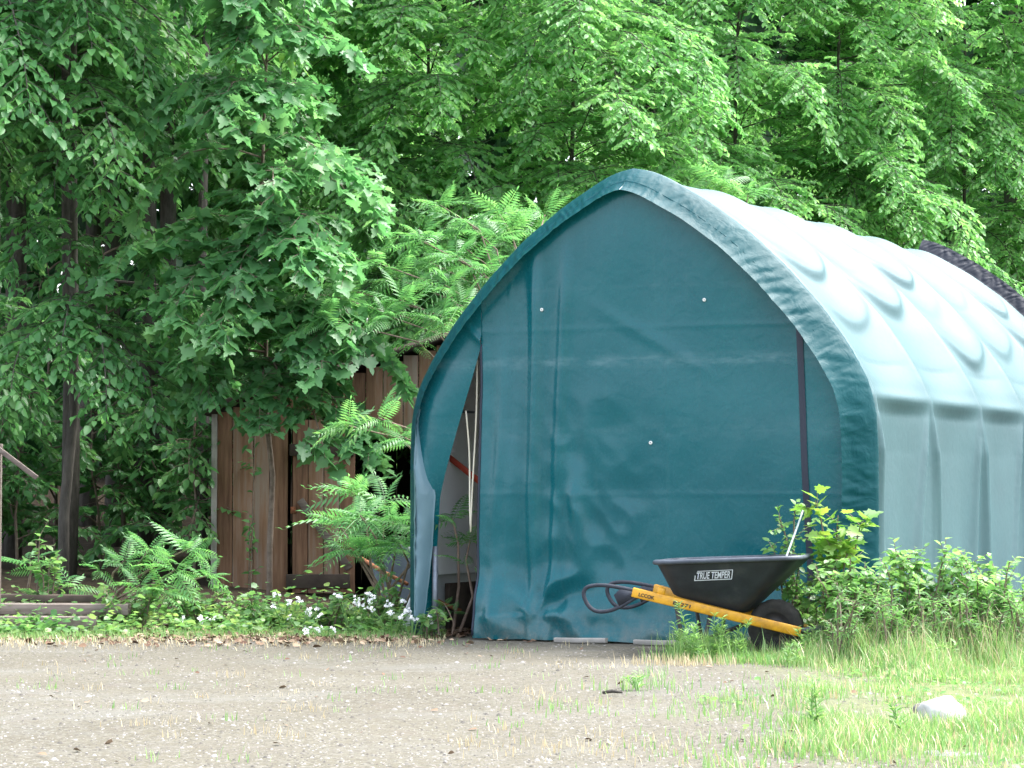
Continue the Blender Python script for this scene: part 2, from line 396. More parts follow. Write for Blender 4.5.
SUN_AZ=R(22)      # from +X towards +Y
SUN_EL=R(60)
sd=np.array([math.cos(SUN_AZ)*math.cos(SUN_EL),math.sin(SUN_AZ)*math.cos(SUN_EL),math.sin(SUN_EL)])
w=bpy.data.worlds.new('World'); scn.world=w; w.use_nodes=True; nt=w.node_tree
sky=nt.nodes.new('ShaderNodeTexSky'); sky.sky_type='NISHITA'; sky.sun_disc=False
sky.sun_elevation=SUN_EL; sky.sun_rotation=math.pi/2-SUN_AZ
sky.air_density=1.0; sky.dust_density=4.0; sky.ozone_density=1.0
hz=nt.nodes.new('ShaderNodeHueSaturation'); hz.inputs['Saturation'].default_value=.5; nt.links.new(sky.outputs[0],hz.inputs['Color']); nt.links.new(hz.outputs[0],nt.nodes['Background'].inputs[0]); nt.nodes['Background'].inputs[1].default_value=.15
sl=bpy.data.lights.new('sun','SUN'); sl.energy=1.5; sl.angle=R(55); sl.color=(.98,.99,.97)
so=bpy.data.objects.new('sun',sl); COL.objects.link(so)
so.rotation_euler=Vector(-sd).to_track_quat('-Z','Y').to_euler()
vs=scn.view_settings; vs.view_transform='Standard'; vs.look='None'; vs.gamma=1; vs.exposure=2.5; vs.use_curve_mapping=False
scn.cycles.max_bounces=12; scn.cycles.diffuse_bounces=8; scn.cycles.transmission_bounces=8; scn.cycles.transparent_max_bounces=8
scn.cycles.use_denoising=True

# ---------------------------------------------------------------- ground
def sstep(a,b,x):
    t=np.clip((x-a)/(b-a),0,1); return t*t*(3-2*t)
def ground_z(x,y):
    x=np.asarray(x,float); y=np.asarray(y,float)
    z=.012*np.sin(x*1.3+.6)*np.cos(y*.9)+.008*np.sin(x*3.1+y*2.3)
    z=z*np.clip((np.abs(y-16)+.5)/2.5,0,1)
    z=z+.0*x
    z=z+2.6*sstep(25,60,y)+.25*sstep(19,25,y)*sstep(-1,-3,x)
    return z
def axis(segs):
    out=[]
    for a,b,n in segs: out+=list(np.linspace(a,b,n,endpoint=False))
    return np.array(out+[segs[-1][1]])
gx=axis([(-150,-12,14),(-12,12,150),(12,150,14)]); gy=axis([(-60,4,10),(4,30,170),(30,200,30)])
X,Y=np.meshgrid(gx,gy,indexing='ij'); g=MB(); g.grid(np.stack([X,Y,ground_z(X,Y)],-1))
gm,nt,b=newmat('yard_ground')
tc=N(nt,'ShaderNodeTexCoord'); sx=N(nt,'ShaderNodeSeparateXYZ'); nt.links.new(tc.outputs['Object'],sx.inputs[0])
def noise_(sc,det=5.0,rg=.6,stretch=None):
    n=N(nt,'ShaderNodeTexNoise',Scale=sc,Detail=det,Roughness=rg)
    if stretch:
        mp=N(nt,'ShaderNodeMapping'); mp.inputs['Scale'].default_value=stretch; nt.links.new(tc.outputs['Object'],mp.inputs[0]); nt.links.new(mp.outputs[0],n.inputs['Vector'])
    else: nt.links.new(tc.outputs['Object'],n.inputs['Vector'])
    return n.outputs[0]
def math_(op,a,b_=None,c=None):
    n=N(nt,'ShaderNodeMath',operation=op)
    for i,s in enumerate((a,b_,c)):
        if s is None: continue
        if isinstance(s,(int,float)): n.inputs[i].default_value=s
        else: nt.links.new(s,n.inputs[i])
    return n.outputs[0]
def mrange(v,a,b_):
    n=N(nt,'ShaderNodeMapRange'); n.interpolation_type='SMOOTHSTEP'; n.inputs[1].default_value=a; n.inputs[2].default_value=b_; nt.links.new(v,n.inputs[0]); return n.outputs[0]
nA=noise_(.7,6); nB=noise_(28,4,.7); nC=noise_(2.6,6,.7,(1,.45,1))
grav=ramp(nt,nA,[(.3,(.077,.069,.048)),(.55,(.103,.094,.068)),(.75,(.117,.110,.088))]).outputs[0]
vor=N(nt,'ShaderNodeTexVoronoi',Scale=75.0); nt.links.new(tc.outputs['Object'],vor.inputs['Vector'])
pv=N(nt,'ShaderNodeSeparateColor'); nt.links.new(vor.outputs['Color'],pv.inputs[0])
peb=ramp(nt,pv.outputs[0],[(0,(.045,.041,.034)),(.5,(.108,.100,.080)),(.9,(.140,.132,.113)),(1,(.20,.195,.18))]).outputs[0]
col=mixc(nt,math_('MULTIPLY',mrange(nB,.34,.60),.85),grav,peb)
col=mixc(nt,math_('MULTIPLY',mrange(nC,.55,.7),.45),col,(.10,.083,.068))
nT=noise_(1.0,7,.68,(.22,1.1,1)); col=mixc(nt,math_('MULTIPLY',mrange(nT,.46,.68),.42),col,(.098,.088,.068))
nG=noise_(1.1,7,.7,(.6,1.0,1)); col=mixc(nt,math_('MULTIPLY',mrange(nG,.48,.70),.35),col,(.15,.152,.145))
# bare earth and leaf mould under the wood
ff=mrange(math_('ADD',sx.outputs[1],math_('MULTIPLY',math_('SUBTRACT',nC,.5),1.6)),17.0,17.9)
mould=ramp(nt,noise_(9,6,.7),[(.3,(.022,.016,.011)),(.6,(.06,.042,.028)),(.8,(.15,.11,.075))]).outputs[0]
col=mixc(nt,ff,col,mould)
# turf soil on the right
gr=mrange(math_('ADD',math_('ADD',sx.outputs[0],math_('MULTIPLY',math_('SUBTRACT',nA,.5),3.0)),math_('MULTIPLY',math_('SUBTRACT',sx.outputs[1],12.0),-.05)),.9,2.3)
turf=ramp(nt,noise_(11,5,.7),[(.3,(.075,.095,.038)),(.55,(.125,.145,.065)),(.8,(.18,.17,.105))]).outputs[0]
col=mixc(nt,math_('MULTIPLY',gr,math_('SUBTRACT',1.0,ff)),col,turf)
nt.links.new(col,b.inputs['Base Color']); b.inputs['Roughness'].default_value=.95; b.inputs['Specular IOR Level'].default_value=.2
bump(nt,b,math_('ADD',math_('MULTIPLY',vor.outputs['Distance'],-.6),nB),.55,.012)
go=g.build('ground',gm,smooth=True); tag(go,kind='structure')

# ---------------------------------------------------------------- garage-in-a-tarp
O=np.array([.765,16.55,0.]); GA=-R(26.2)
uG=np.array([math.cos(GA),math.sin(GA),0]); aG=np.array([-math.sin(GA),math.cos(GA),0])
gar=thing('tarp_garage','large teal green tarpaulin garage with pointed arch front and rolled back corner flap','garage',O,GA)
half=np.array([(0,3.14),(.10,3.125),(.22,3.075),(.516,2.905),(.81,2.69),(1.075,2.44),(1.32,2.165),(1.50,1.91),(1.615,1.70),(1.665,1.50),(1.675,1.25),(1.675,.8),(1.675,.35),(1.675,0)])
def smooth_poly(p,n):
    seg=np.concatenate([[0],np.cumsum(np.linalg.norm(np.diff(p,axis=0),axis=1))])
    t=np.linspace(0,seg[-1],n); q=np.stack([np.interp(t,seg,p[:,0]),np.interp(t,seg,p[:,1])],1)
    for _ in range(12):
        q[1:-1]=.25*q[:-2]+.5*q[1:-1]+.25*q[2:]
    return q,t
NQ=190
hp,hq=smooth_poly(half,NQ)     # right half profile, hq: arc length from ridge
hp[0,0]=0
tg=np.gradient(hp,axis=0); tg/=np.linalg.norm(tg,axis=1)[:,None]
hn=np.stack([-tg[:,1],tg[:,0]],1)   # outward normal (x,z)
hn[0]=(0,1)
if hn[NQ//2,0]<0: hn=-hn
prof=np.concatenate([hp[::-1][:-1]*[-1,1],hp]); pn=np.concatenate([hn[::-1][:-1]*[-1,1],hn]); pq=np.concatenate([-hq[::-1][:-1],hq])
QE=float(np.interp(1.60,hp[::-1,1],hq[::-1])); QT=hq[-1]
GL=6.9; RIB0=.16; RIBS=1.23
ribs=[RIB0+RIBS*i for i in range(6)]; GL=ribs[-1]+.10
rngG=np.random.default_rng(5)
pockets=[[(rngG.uniform(.85,1.35),rngG.uniform(.004,.030)),(rngG.uniform(1.45,1.95),rngG.uniform(.010,.034)),(rngG.uniform(1.2,1.6),rngG.uniform(.0,.014))] for _ in range(6)]
ys=np.linspace(.108,GL,300)
def cover_disp(q,y,sgn):
    k=int(np.clip((y-RIB0)//RIBS,0,4)); wv=np.clip((y-RIB0)/RIBS-k,0,1); bb=math.sin(math.pi*wv)
    aq=abs(q); d=0.
    nz=mnoise.noise(Vector((q*1.7+9*sgn,y*1.7,3.1)))
    if aq<QE+.02:
        d-=.058*bb**1.1*min(1,aq/.5)*(1 if aq<QE-.3 else max(0,(QE-aq)/.3+.1))
        d-=.018*bb*(1-min(1,aq/.4))
        for i,(qp,am) in enumerate(pockets[k]):
            qe=qp-.30*(2*wv-1)**2+.04*nz; dd=aq-qe
            d+=am*1.9*bb**.8*(math.exp(-(dd/.30)**2) if dd<0 else math.exp(-(dd/(.035+.02*i))**2))
        d+=.006*nz
    e=math.exp(-((aq-QE)/.05)**2); d+=.018*e*(.6+.4*bb)
    for yr in (RIB0+RIBS*k,RIB0+RIBS*(k+1)): d+=.007*math.exp(-((y-yr)/.022)**2)
    if aq>QE:
        h=aq-QE; hh=min(1,h/.35); ind=min(1,h/.10)
        d-=(.045*ind+.025*hh)*(.25+.75*bb**.8)*(1-.5*min(1,h/1.6))
        for kk in (k,k+1):
            yr=RIB0+RIBS*kk
            for j,c in enumerate((-.24,.05,.20)):
                c2=c+.07*math.sin(kk*3.7+j*2.1+sgn); yc=yr+c2*(h**.8)
                wd=.022+.034*h
                d+=(.034 if j%2==0 else .050)*hh*math.exp(-((y-yc)/wd)**2)
        d+=.012*hh*mnoise.noise(Vector((y*2.3,h*.5,7+sgn)))+.010*hh*math.sin(y*9+3*math.sin(h*1.2))*min(1,h)
    return d
P=np.zeros((len(prof),len(ys),3))
for i in range(len(prof)):
    for j,y in enumerate(ys):
        d=cover_disp(pq[i],y,1 if pq[i]>=0 else -1)
        P[i,j]=(prof[i,0]+pn[i,0]*d, y, max(prof[i,1]+pn[i,1]*d,.0)+.012)
cv=MB(); cv.grid(P); cover=cv.build('roof_cover',M['tarp_roof'],gar,smooth=True)

# gathered front hem band: from the outer arch forward and inward, with puckers
def band(name,y_out,y_in,inset,mat,amp,freq,rows=13,q0=-9,q1=9,seed=1,lift=0):
    sel=[i for i in range(len(prof)) if q0<=pq[i]<=q1]
    qs=np.linspace(pq[sel[0]],pq[sel[-1]],900); mb=MB(); Pb=np.zeros((len(qs),rows,3))
    for a,q in enumerate(qs):
        x=np.interp(q,pq,prof[:,0]); z=np.interp(q,pq,prof[:,1]); nx=np.interp(q,pq,pn[:,0]); nz_=np.interp(q,pq,pn[:,1])
        l=math.hypot(nx,nz_); nx/=l; nz_/=l
        for r in range(rows):
            t=r/(rows-1)
            wv=.5-1.6*abs(mnoise.noise(Vector((q*freq+1.2*t,t*1.2+seed,seed))))+.45-1.3*abs(mnoise.noise(Vector((q*freq*2.1-2*t,t*1.6,seed+4))))
            bul=.020*math.sin(math.pi*min(1,t*1.15))
            off=-inset*max(0,t-.15)/.85+bul*.7+amp*wv*.35*math.sin(math.pi*t)+lift*(1-t)
            y=y_out+(y_in-y_out)*t**1.3-bul*.6*(1 if y_in<y_out else -1)+amp*.9*wv*(.15+.85*math.sin(math.pi*t*.85))
            Pb[a,r]=(x+nx*off,y,max(z+nz_*off,.012))
    mb.grid(Pb[:,::-1] if y_in<y_out else Pb); return mb.build(name,mat,gar,smooth=True)
band('front_hem',.13,-.13,.150,M['tarp_hem'],.022,10.5,lift=.010)
# rear valance standing up, dark side towards us
band('rear_flap',GL-.03,GL+.06,-.12,M['tarp_flap'],.016,11.0,seed=8,q0=.04,q1=QE+.25)
# pipe frames
for y in ribs:
    fr=MB(); fr.tube([(p[0]-n_[0]*.05,y,max(.0,p[1]-n_[1]*.05)) for p,n_ in zip(prof[::6],pn[::6])],.021,8); fr.build('frame_hoop',M['steel'],gar,smooth=True)
for q in (-QE,0,QE):
    x=np.interp(q,pq,prof[:,0])-.075*np.sign(q); z=np.interp(q,pq,prof[:,1])-(.085 if q==0 else .03)
    pu=MB(); pu.tube([(x,.1,z),(x,GL-.1,z)],.018,8); pu.build('purlin',M['steel'],gar,smooth=True)
# grey inner lining on the left wall and the board along its foot
ln=MB(); lp=[]
for i in range(0,len(prof),4):
    lp.append([(prof[i,0]-pn[i,0]*(.11+.02*math.sin(y*5+i*.1)),y,prof[i,1]-pn[i,1]*.11) for y in np.linspace(.30,GL-.05,50)])
lp=np.array(lp); keep=lp[:,0,2]>.36; ln.grid(lp[keep]); ln.build('inner_lining',M['liner'],gar,smooth=True)
for xx in (-1.585,1.585):
    bd=MB(); bd.box((xx,GL/2+.2,.18),(.035,GL-.5,.34)); bd.build('base_board',M['darkwood'],gar,bevel=.004)

# front panel (height field over s,z)
def inner_top(s):
    # inner edge of the arch: offset profile
    return float(np.interp(abs(s),*IN))
inn=hp-hn*.10; o_=np.argsort(inn[:,0]); IN=(inn[o_,0],inn[o_,1])
S_OPEN=-1.073
def g1(x,w): return math.exp(-(x/w)**2)
def front_y(s,z):
    zz=z
    y=-.03
    tx=.03*math.sin(1.2*z)*.6
    # main vertical folds
    top=sstep(2.75,2.2,z)
    y-=.044*top*g1(s+.655+.020*(z-1)-tx*.3+.02*math.sin(2.1*z),.046)+.036*top*g1(s+.485-.04*(z-1),.044)
    y-=.022*sstep(2.3,1.2,z)*g1(s+.93+.03*math.sin(3*z),.05)+.026*sstep(1.9,.7,z)*g1(s+.36-.10*(z-.6),.06)
    y+=.004*top*g1(s+.575,.045)
    y-=.026*sstep(1.9,.9,z)*g1(s+.82+.05*(1.2-z),.06)
    y-=.010*g1(s+.92,.05)*sstep(2.1,1.4,z)
    # low frequency billow
    y+=.040*mnoise.noise(Vector((s*.9,z*.7,1.3)))+.022*mnoise.noise(Vector((s*2.4,z*1.2,5.5)))
    n1=mnoise.noise(Vector((s*3.1+z*.8,z*2.3-s,2.5))); n2=mnoise.noise(Vector((s*6.3-z*2,z*4.7+s,7.5)))
    wl_=1-.75*sstep(-.5,.5,s)
    y-=wl_*(.010*(1-2.2*abs(n1))*sstep(2.4,.8,z)+.004*(1-2.2*abs(n2))*sstep(1.4,.3,z))
    # bunched wrinkles by the foot, radiating
    cx,cz=-.60,.17; r=math.hypot(s-cx,z-cz); a=math.atan2(z-cz,s-cx)
    y-=(.016+.022*sstep(2.2,.4,abs(a-.7)))*(1-2*abs(math.sin(2.1*a+.6+1.8*mnoise.noise(Vector((s*3,z*3,8))))))*g1(r-.12,.30)*min(1,r/.16)
    # crumple in the middle
    r2=math.hypot((s+.28)*1.1,(z-.98)*.9); y-=.028*(.4-abs(mnoise.noise(Vector((s*5+z*3,z*3.6-s*2.4,4.4)))))*g1(r2,.46)
    y-=.040*g1((s+.33)+.22*(z-.8),.08)*g1(z-.82,.38)
    # slack low skirt
    lo=sstep(.55,.02,z)
    y-=lo*(.10+.05*mnoise.noise(Vector((s*2.4,z*3,6.2)))+.035*mnoise.noise(Vector((s*5.5+z*3,z*6,2.2))))
    # seams
    for sc in (-.86,.30): y-=.003*g1(s-sc,.012)
    for zc in (.98,2.08): y-=.002*g1(z-zc,.010)
    # diagonal soft creases under the peak
    y-=.006*g1((z-2.05)+.55*(s-.1),.05)*g1(s-.15,.35)
    # tight at right edge near hem
    return y
ss=np.concatenate([np.linspace(S_OPEN,1.60,190)]); nz_=170; Pf=np.zeros((len(ss),nz_,3))
for i,s in enumerate(ss):
    zt=inner_top(s)+.02
    for j in range(nz_):
        t=j/(nz_-1); z=.012+(zt-.012)*t
        y=front_y(s,z); fade=sstep(0,.12,zt-z); y=y*fade+(-.035)*(1-fade)
        sx_=s+(.012*mnoise.noise(Vector((z*2.2,4,0)))*max(0,1-(s-S_OPEN)/.3))
        zj=z+(.012*mnoise.noise(Vector((s*4,0,1)))*(1-t) if j==0 else 0)
        Pf[i,j]=(sx_,y,max(zj,.006))
fp=MB(); fp.grid(Pf); 
# piece above the opening, joining the left flap
S_L=-1.585
def flap_edge(z):   # free edge of the left flap
    return float(np.interp(z,[0,.30,.50,.95,2.00],[-1.46,-1.455,-1.45,-1.40,S_OPEN]))
front=fp.build('front_panel',M['tarp_front'],gar,smooth=True)
fl=MB(); nzf,nsf=150,40; Pl=np.zeros((nsf,nzf,3))
for j in range(nzf):
    z=.02+(2.50-.02)*j/(nzf-1)
    # left limit follows the inside of the arch
    sl_=-float(np.interp(z,IN[1][::-1],IN[0][::-1]))-.015
    sr=flap_edge(z) if z<2.0 else S_OPEN
    if z>inner_top(S_OPEN): sr=min(S_OPEN,sl_+.004) if sl_>S_OPEN else S_OPEN
    if sl_>sr: sl_=sr-.002
    for i in range(nsf):
        t=i/(nsf-1); s=sl_+(sr-sl_)*t
        y=-.03+.02*mnoise.noise(Vector((s*3,z*1.5,9.)))
        below=sstep(2.05,1.5,z)
        y-=.05*below*math.sin(math.pi*t)*(1-.3*t)
        # facet: below a slanting crease the outer part turns to the sky
        cr=(s+1.56)-(1.62-z)*.24
        y-=.20*max(0,-cr)*sstep(1.62,1.40,z)*min(1,t*2.2)*sstep(.30,.62,z)
        y+=.10*sstep(1.2,.3,z)*t*t
        y-=.02*g1(z-2.02+ .9*(s-S_OPEN),.03)*g1(s-S_OPEN,.14)
        Pl[i,j]=(s,y,z)
fl.grid(Pl); fl.build('corner_flap',M['tarp_front'],gar,smooth=True)
tb=MB(); n_,m_=60,24; Pt=np.zeros((m_,n_,3))  # paler grey-blue piece lying over the lower part of the corner flap
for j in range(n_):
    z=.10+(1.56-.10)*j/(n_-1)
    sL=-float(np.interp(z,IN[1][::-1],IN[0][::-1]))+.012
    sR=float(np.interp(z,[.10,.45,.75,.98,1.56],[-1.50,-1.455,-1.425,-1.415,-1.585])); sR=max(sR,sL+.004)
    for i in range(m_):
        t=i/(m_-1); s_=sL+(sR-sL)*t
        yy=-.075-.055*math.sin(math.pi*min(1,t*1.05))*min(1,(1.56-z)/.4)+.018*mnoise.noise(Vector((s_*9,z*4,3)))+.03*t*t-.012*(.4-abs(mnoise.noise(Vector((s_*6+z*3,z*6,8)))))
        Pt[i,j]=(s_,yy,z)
tb.grid(Pt); tb.build('pale_flap_piece',M['tarp_pale'],gar,smooth=True)
# zip strap, edge binding, seams, grommets, cords
def on_front(s,z,off=.006): return (s,front_y(s,z)-off,z)
st=MB(); zs=np.linspace(.10,2.13,70); rows=[]
for z in zs:
    s=1.300-.046*z; s-=0; rows.append([ (s-.022,front_y(s-.022,z)-.006,z),(s,front_y(s,z)-.010,z),(s+.022,front_y(s+.022,z)-.006,z)])
st.grid(np.array(rows).transpose(1,0,2)); st.build('zip_strap',M['strap'],gar)
eb=MB(); eb.tube([(S_OPEN+.012*mnoise.noise(Vector((z*2.2,4,0))),front_y(S_OPEN,z),z) for z in np.linspace(.03,2.0,50)],.009,6); eb.build('edge_binding',M['strap'],gar,smooth=True)
for (px,py) in ((545,310),(707,300),(654,443)):
    k=(px-512)/F_PX; s=(k*O[1]-O[0])/(uG[0]-k*uG[1]); Yd=O[1]+s*uG[1]; z=CAM_Z+(491-py)/F_PX*Yd
    gm_=MB(); x,y,zz=on_front(s,z,.004); an=np.linspace(0,2*math.pi,14,endpoint=False)
    gm_.tube([(x+.008*math.cos(q),y,zz+.008*math.sin(q)) for q in an],.005,6,closed=True); gm_.build('grommet',M['grommet'],gar,smooth=True)
for (x0,z0,x1,z1) in ((-1.13,2.0,-1.165,.72),(-1.215,1.55,-1.165,.72)):
    cd=MB(); cd.tube([(x0+(x1-x0)*t,.02+.02*math.sin(t*5),z0+(z1-z0)*t) for t in np.linspace(0,1,12)],.0065,6); cd.build('hanging_cord',M['cord'],gar,smooth=True)
rs=MB(); rs.box((-1.43,.42,1.15),(.30,.012,.04),rot=[[math.cos(.62),0,math.sin(.62)],[0,1,0],[-math.sin(.62),0,math.cos(.62)]]); rs.build('red_tie_strap',M['red'],gar)
# white torn bottom corner of the side cover and the leg pipe by it
pp=MB(); pp.tube([(-1.43,-.02,0),(-1.44,0,.62)],.022,8); pp.build('leg_pipe',M['steel'],gar,smooth=True)

# ---------------------------------------------------------------- shed
SH=22.6
def sp(px,py): return wpos(px,py,SH)
x0=sp(217,400)[0]; xd0=sp(292,400)[0]; xd1=sp(357,400)[0]; xo=sp(414,400)[0]
xr=1.2; zl=sp(0,412)[2]; slope=(sp(0,348)[2]-zl)/(sp(428,0)[0]-x0)
shed=thing('wooden_shed','old brown vertical board shed half hidden under trees left of the garage','shed',(x0,SH,0))
rngS=np.random.default_rng(3)
def roofz(x): return zl+slope*min(x,(-.35-x0))-slope*max(0,x-(-.35-x0))
wl=MB(); x=0.; Wd=xr-x0
while x<Wd:
    bw=rngS.uniform(.14,.2); x1=min(x+bw,Wd); zb=.02
    a,bq=xd0-x0,xo-x0
    segs=[]
    if x1<=a+.02 or x>=bq-.02: segs.append(zb)
    else: segs.append(sp(0,438)[2] if x>xd1-x0-.05 else sp(0,416)[2])
    for zb in segs:
        zt=min(roofz(x),roofz(x1)); zt=max(zt,zb+.05)
        wl.box(((x+x1)/2,rngS.uniform(-.004,.004),(zb+zt)/2),(x1-x-.006,.022,zt-zb))
    x=x1
wl.build('front_wall',M['wood'],shed,bevel=.003)
DP=3.0
for xx,hz in ((.012,zl),(Wd,roofz(Wd))):
    sw=MB(); yq=.03
    while yq<DP:
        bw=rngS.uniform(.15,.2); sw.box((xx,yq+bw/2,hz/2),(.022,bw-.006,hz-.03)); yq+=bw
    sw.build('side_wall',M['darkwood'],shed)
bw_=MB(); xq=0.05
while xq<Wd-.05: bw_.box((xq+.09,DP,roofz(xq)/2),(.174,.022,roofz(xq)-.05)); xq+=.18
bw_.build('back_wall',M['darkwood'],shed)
rf=MB(); xm=-.35-x0
for (xa,xb) in ((-.16,xm),(xm,Wd+.16)):
    za,zb_=roofz(xa)+.03,roofz(xb)+.03
    v=[(xa,-.2,za),(xb,-.2,zb_),(xb,DP+.15,zb_),(xa,DP+.15,za)]; v+= [(p[0],p[1],p[2]+.05) for p in v]
    rf.add(v,[(0,1,2,3),(7,6,5,4),(0,4,5,1),(1,5,6,2),(2,6,7,3),(3,7,4,0)])
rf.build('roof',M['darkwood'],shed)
ct=MB(); ct.box((-.018,-.02,zl/2),(.05,.05,zl-.04)); ct.build('corner_trim',M['trim'],shed,bevel=.003)
dr=MB(); dw=(xd1-xd0)-.02; zt=sp(0,420)[2]; zb=.08
for i in range(4): dr.box((xd0-x0+.01+dw*(i+.5)/4,-.035,(zb+zt)/2),(dw/4-.007,.024,zt-zb))
door=dr.build('door',M['wood'],shed,bevel=.003)
for (pa,pb,xa,xb) in ((444,456,292,356),(574,588,289,352)):
    lg=MB(); za,zc=sp(0,pb)[2],sp(0,pa)[2]; lg.box(((sp(xa,0)[0]+sp(xb,0)[0])/2-x0,-.066,(za+zc)/2),(sp(xb,0)[0]-sp(xa,0)[0],.036,zc-za)); lg.build('ledge',M['darkwood'],door,bevel=.004)
br=MB(); a_=np.array([xd0-x0+.08,-.062,.42+.5]); b2=np.array([xd1-x0-.06,-.062,.30]); d_=b2-a_; an=math.atan2(d_[2],d_[0]); L_=np.linalg.norm(d_)
br.box((a_+b2)/2,(L_,.02,.07),rot=[[math.cos(an),0,-math.sin(an)],[0,1,0],[math.sin(an),0,math.cos(an)]]); br.build('brace',M['greywood'],door,bevel=.003)
hg=MB(); hg.box((xd0-x0+.02,-.052,sp(0,510)[2]),(.05,.012,.06)); hg.build('hinge',M['rust'],door)

# ---------------------------------------------------------------- wheelbarrow
WB=np.array([1.604,15.25,0.]); WA=-R(17)
wd=np.array([math.cos(WA),math.sin(WA)]); wn=np.array([-math.sin(WA),math.cos(WA)])
bar=thing('wheelbarrow','black plastic wheelbarrow with yellow handle rails parked before the teal garage front','wheelbarrow',WB,WA)
def wbl(px,py,yl):
    """point of the wheelbarrow's own x,z at lateral offset yl for a photo pixel"""
    k=(px-512)/F_PX
    bx=WB[0]+wn[0]*yl; by=WB[1]+wn[1]*yl
    x=(k*by-bx)/(wd[0]-k*wd[1]); Yd=by+wd[1]*x
    return x,wpos(px,py,Yd)[2]
# tray: loft of rounded rectangles
def rrect(xa,xb,hwa,hwb,r,z_fn,n=9):
    pts=[]
    for (cx,cy,a0) in ((xb,hwb,0),(xa,hwa,90),(xa,-hwa,180),(xb,-hwb,270)):
        sx_=1 if a0 in (0,270) else -1; sy_=1 if a0 in (0,90) else -1
        for i in range(n):
            a=R(a0+90*i/(n-1)); x=cx-sx_*r+r*math.cos(a); y=cy-sy_*r+r*math.sin(a); pts.append((x,y,z_fn(x)))
    return np.array(pts)
rimz=lambda x:.562+.037*(x+.69)/.92
botz=lambda x:.372-.103*(x+.62)/.445
lo_=rrect(-.60,-.16,.21,.15,.07,botz); hi_=rrect(-.69,.185,.325,.30,.12,rimz)
secs=[]
for t in (0,.03,.10,.35,.65,.92,1.0):
    sec=lo_*(1-t)+hi_*t
    if t==0:
        c=sec.mean(0); sec=sec+(c-sec)*[.06,.06,0]; sec[:,2]-=.004
    secs.append(sec)
tm=MB(); S=np.array(secs); tm.grid(S[::-1],wrap=True)
c=secs[0].mean(0); n=len(secs[0]); tm.add(np.vstack([secs[0],c]),[(i,(i+1)%n,n) for i in range(n)])
# inside skin
ins=[]
for t in (0.03,.35,.7,1.0):
    sec=lo_*(1-t)+hi_*t; cc=sec.mean(0); ins.append(sec+(cc-sec)*[.035,.035,0]+[0,0,.012*(1-t)])
I=np.array(ins); tm.grid(I,wrap=True); tm.add(np.vstack([ins[0],ins[0].mean(0)]),[((i+1)%n,i,n) for i in range(n)])
tray=tm.build('tray',M['tray'],bar,smooth=True)
rm=MB(); rimp=hi_*[1.015,1.02,1]; 
rm.tube(rimp+[0,0,.004],.0145,8,closed=True); rm.build('rim',M['rim'],tray,smooth=True)
# lettering on the near side: follows the tray wall
def tray_wall(x,zt):
    """y of the near outer wall at x and height fraction t"""
    hw_lo=.21+(-.06)*(x+.60)/.44; hw_hi=.325-.025*(x+.69)/.94
    return -(hw_lo*(1-zt)+hw_hi*zt)
def add_text(txt,size,mapper,name,mat,parent,stretch=1.0,thick=0):
    cu=bpy.data.curves.new(name,'FONT'); cu.body=txt; cu.size=size; cu.align_x='LEFT'; cu.offset=thick; cu.resolution_u=3
    ob=bpy.data.objects.new(name,cu); COL.objects.link(ob)
    dg=bpy.context.evaluated_depsgraph_get(); me=bpy.data.meshes.new_from_object(ob.evaluated_get(dg)); me.name=name
    COL.objects.unlink(ob); bpy.data.objects.remove(ob)
    xs=[v.co.x for v in me.vertices]; w_=max(xs)
    for v in me.vertices: v.co=mapper(v.co.x/w_,v.co.y/size)
    me.materials.clear(); me.materials.append(mat); o=bpy.data.objects.new(name,me); COL.objects.link(o); o.parent=parent
    return o
xa,za=wbl(694,580,-.29); xb,zb2=wbl(729,578.5,-.29); zh=.052
def tm_(u,v,off=.004):
    x=xa+(xb-xa)*u; z=za+(zb2-za)*u+zh*v
    zb_=.372-.103*(x+.62)/.445 if x<-.16 else .269; t=(z-zb_)/(rimz(x)-zb_)
    return Vector((x+.012*v,tray_wall(x,t)-off,z))
badge=MB()
def bq(u0,u1,v0,v1):
    us=np.linspace(u0,u1,6); badge.grid(np.array([[tm_(u,v0,.0035),tm_(u,v1,.0035)] for u in us]))
bq(-.03,1.04,-.13,-.03); bq(.03,1.04,.95,1.03); bq(-.03,-.005,-.03,.5); bq(1.02,1.045,-.03,.95)
bdg=badge.build('badge_outline',M['decal'],tray)
add_text('TRUE TEMPER',1.0,lambda u,v:tm_(.02+.97*u,.08+1.12*v),'badge_lettering',M['decal'],tray,thick=.02)
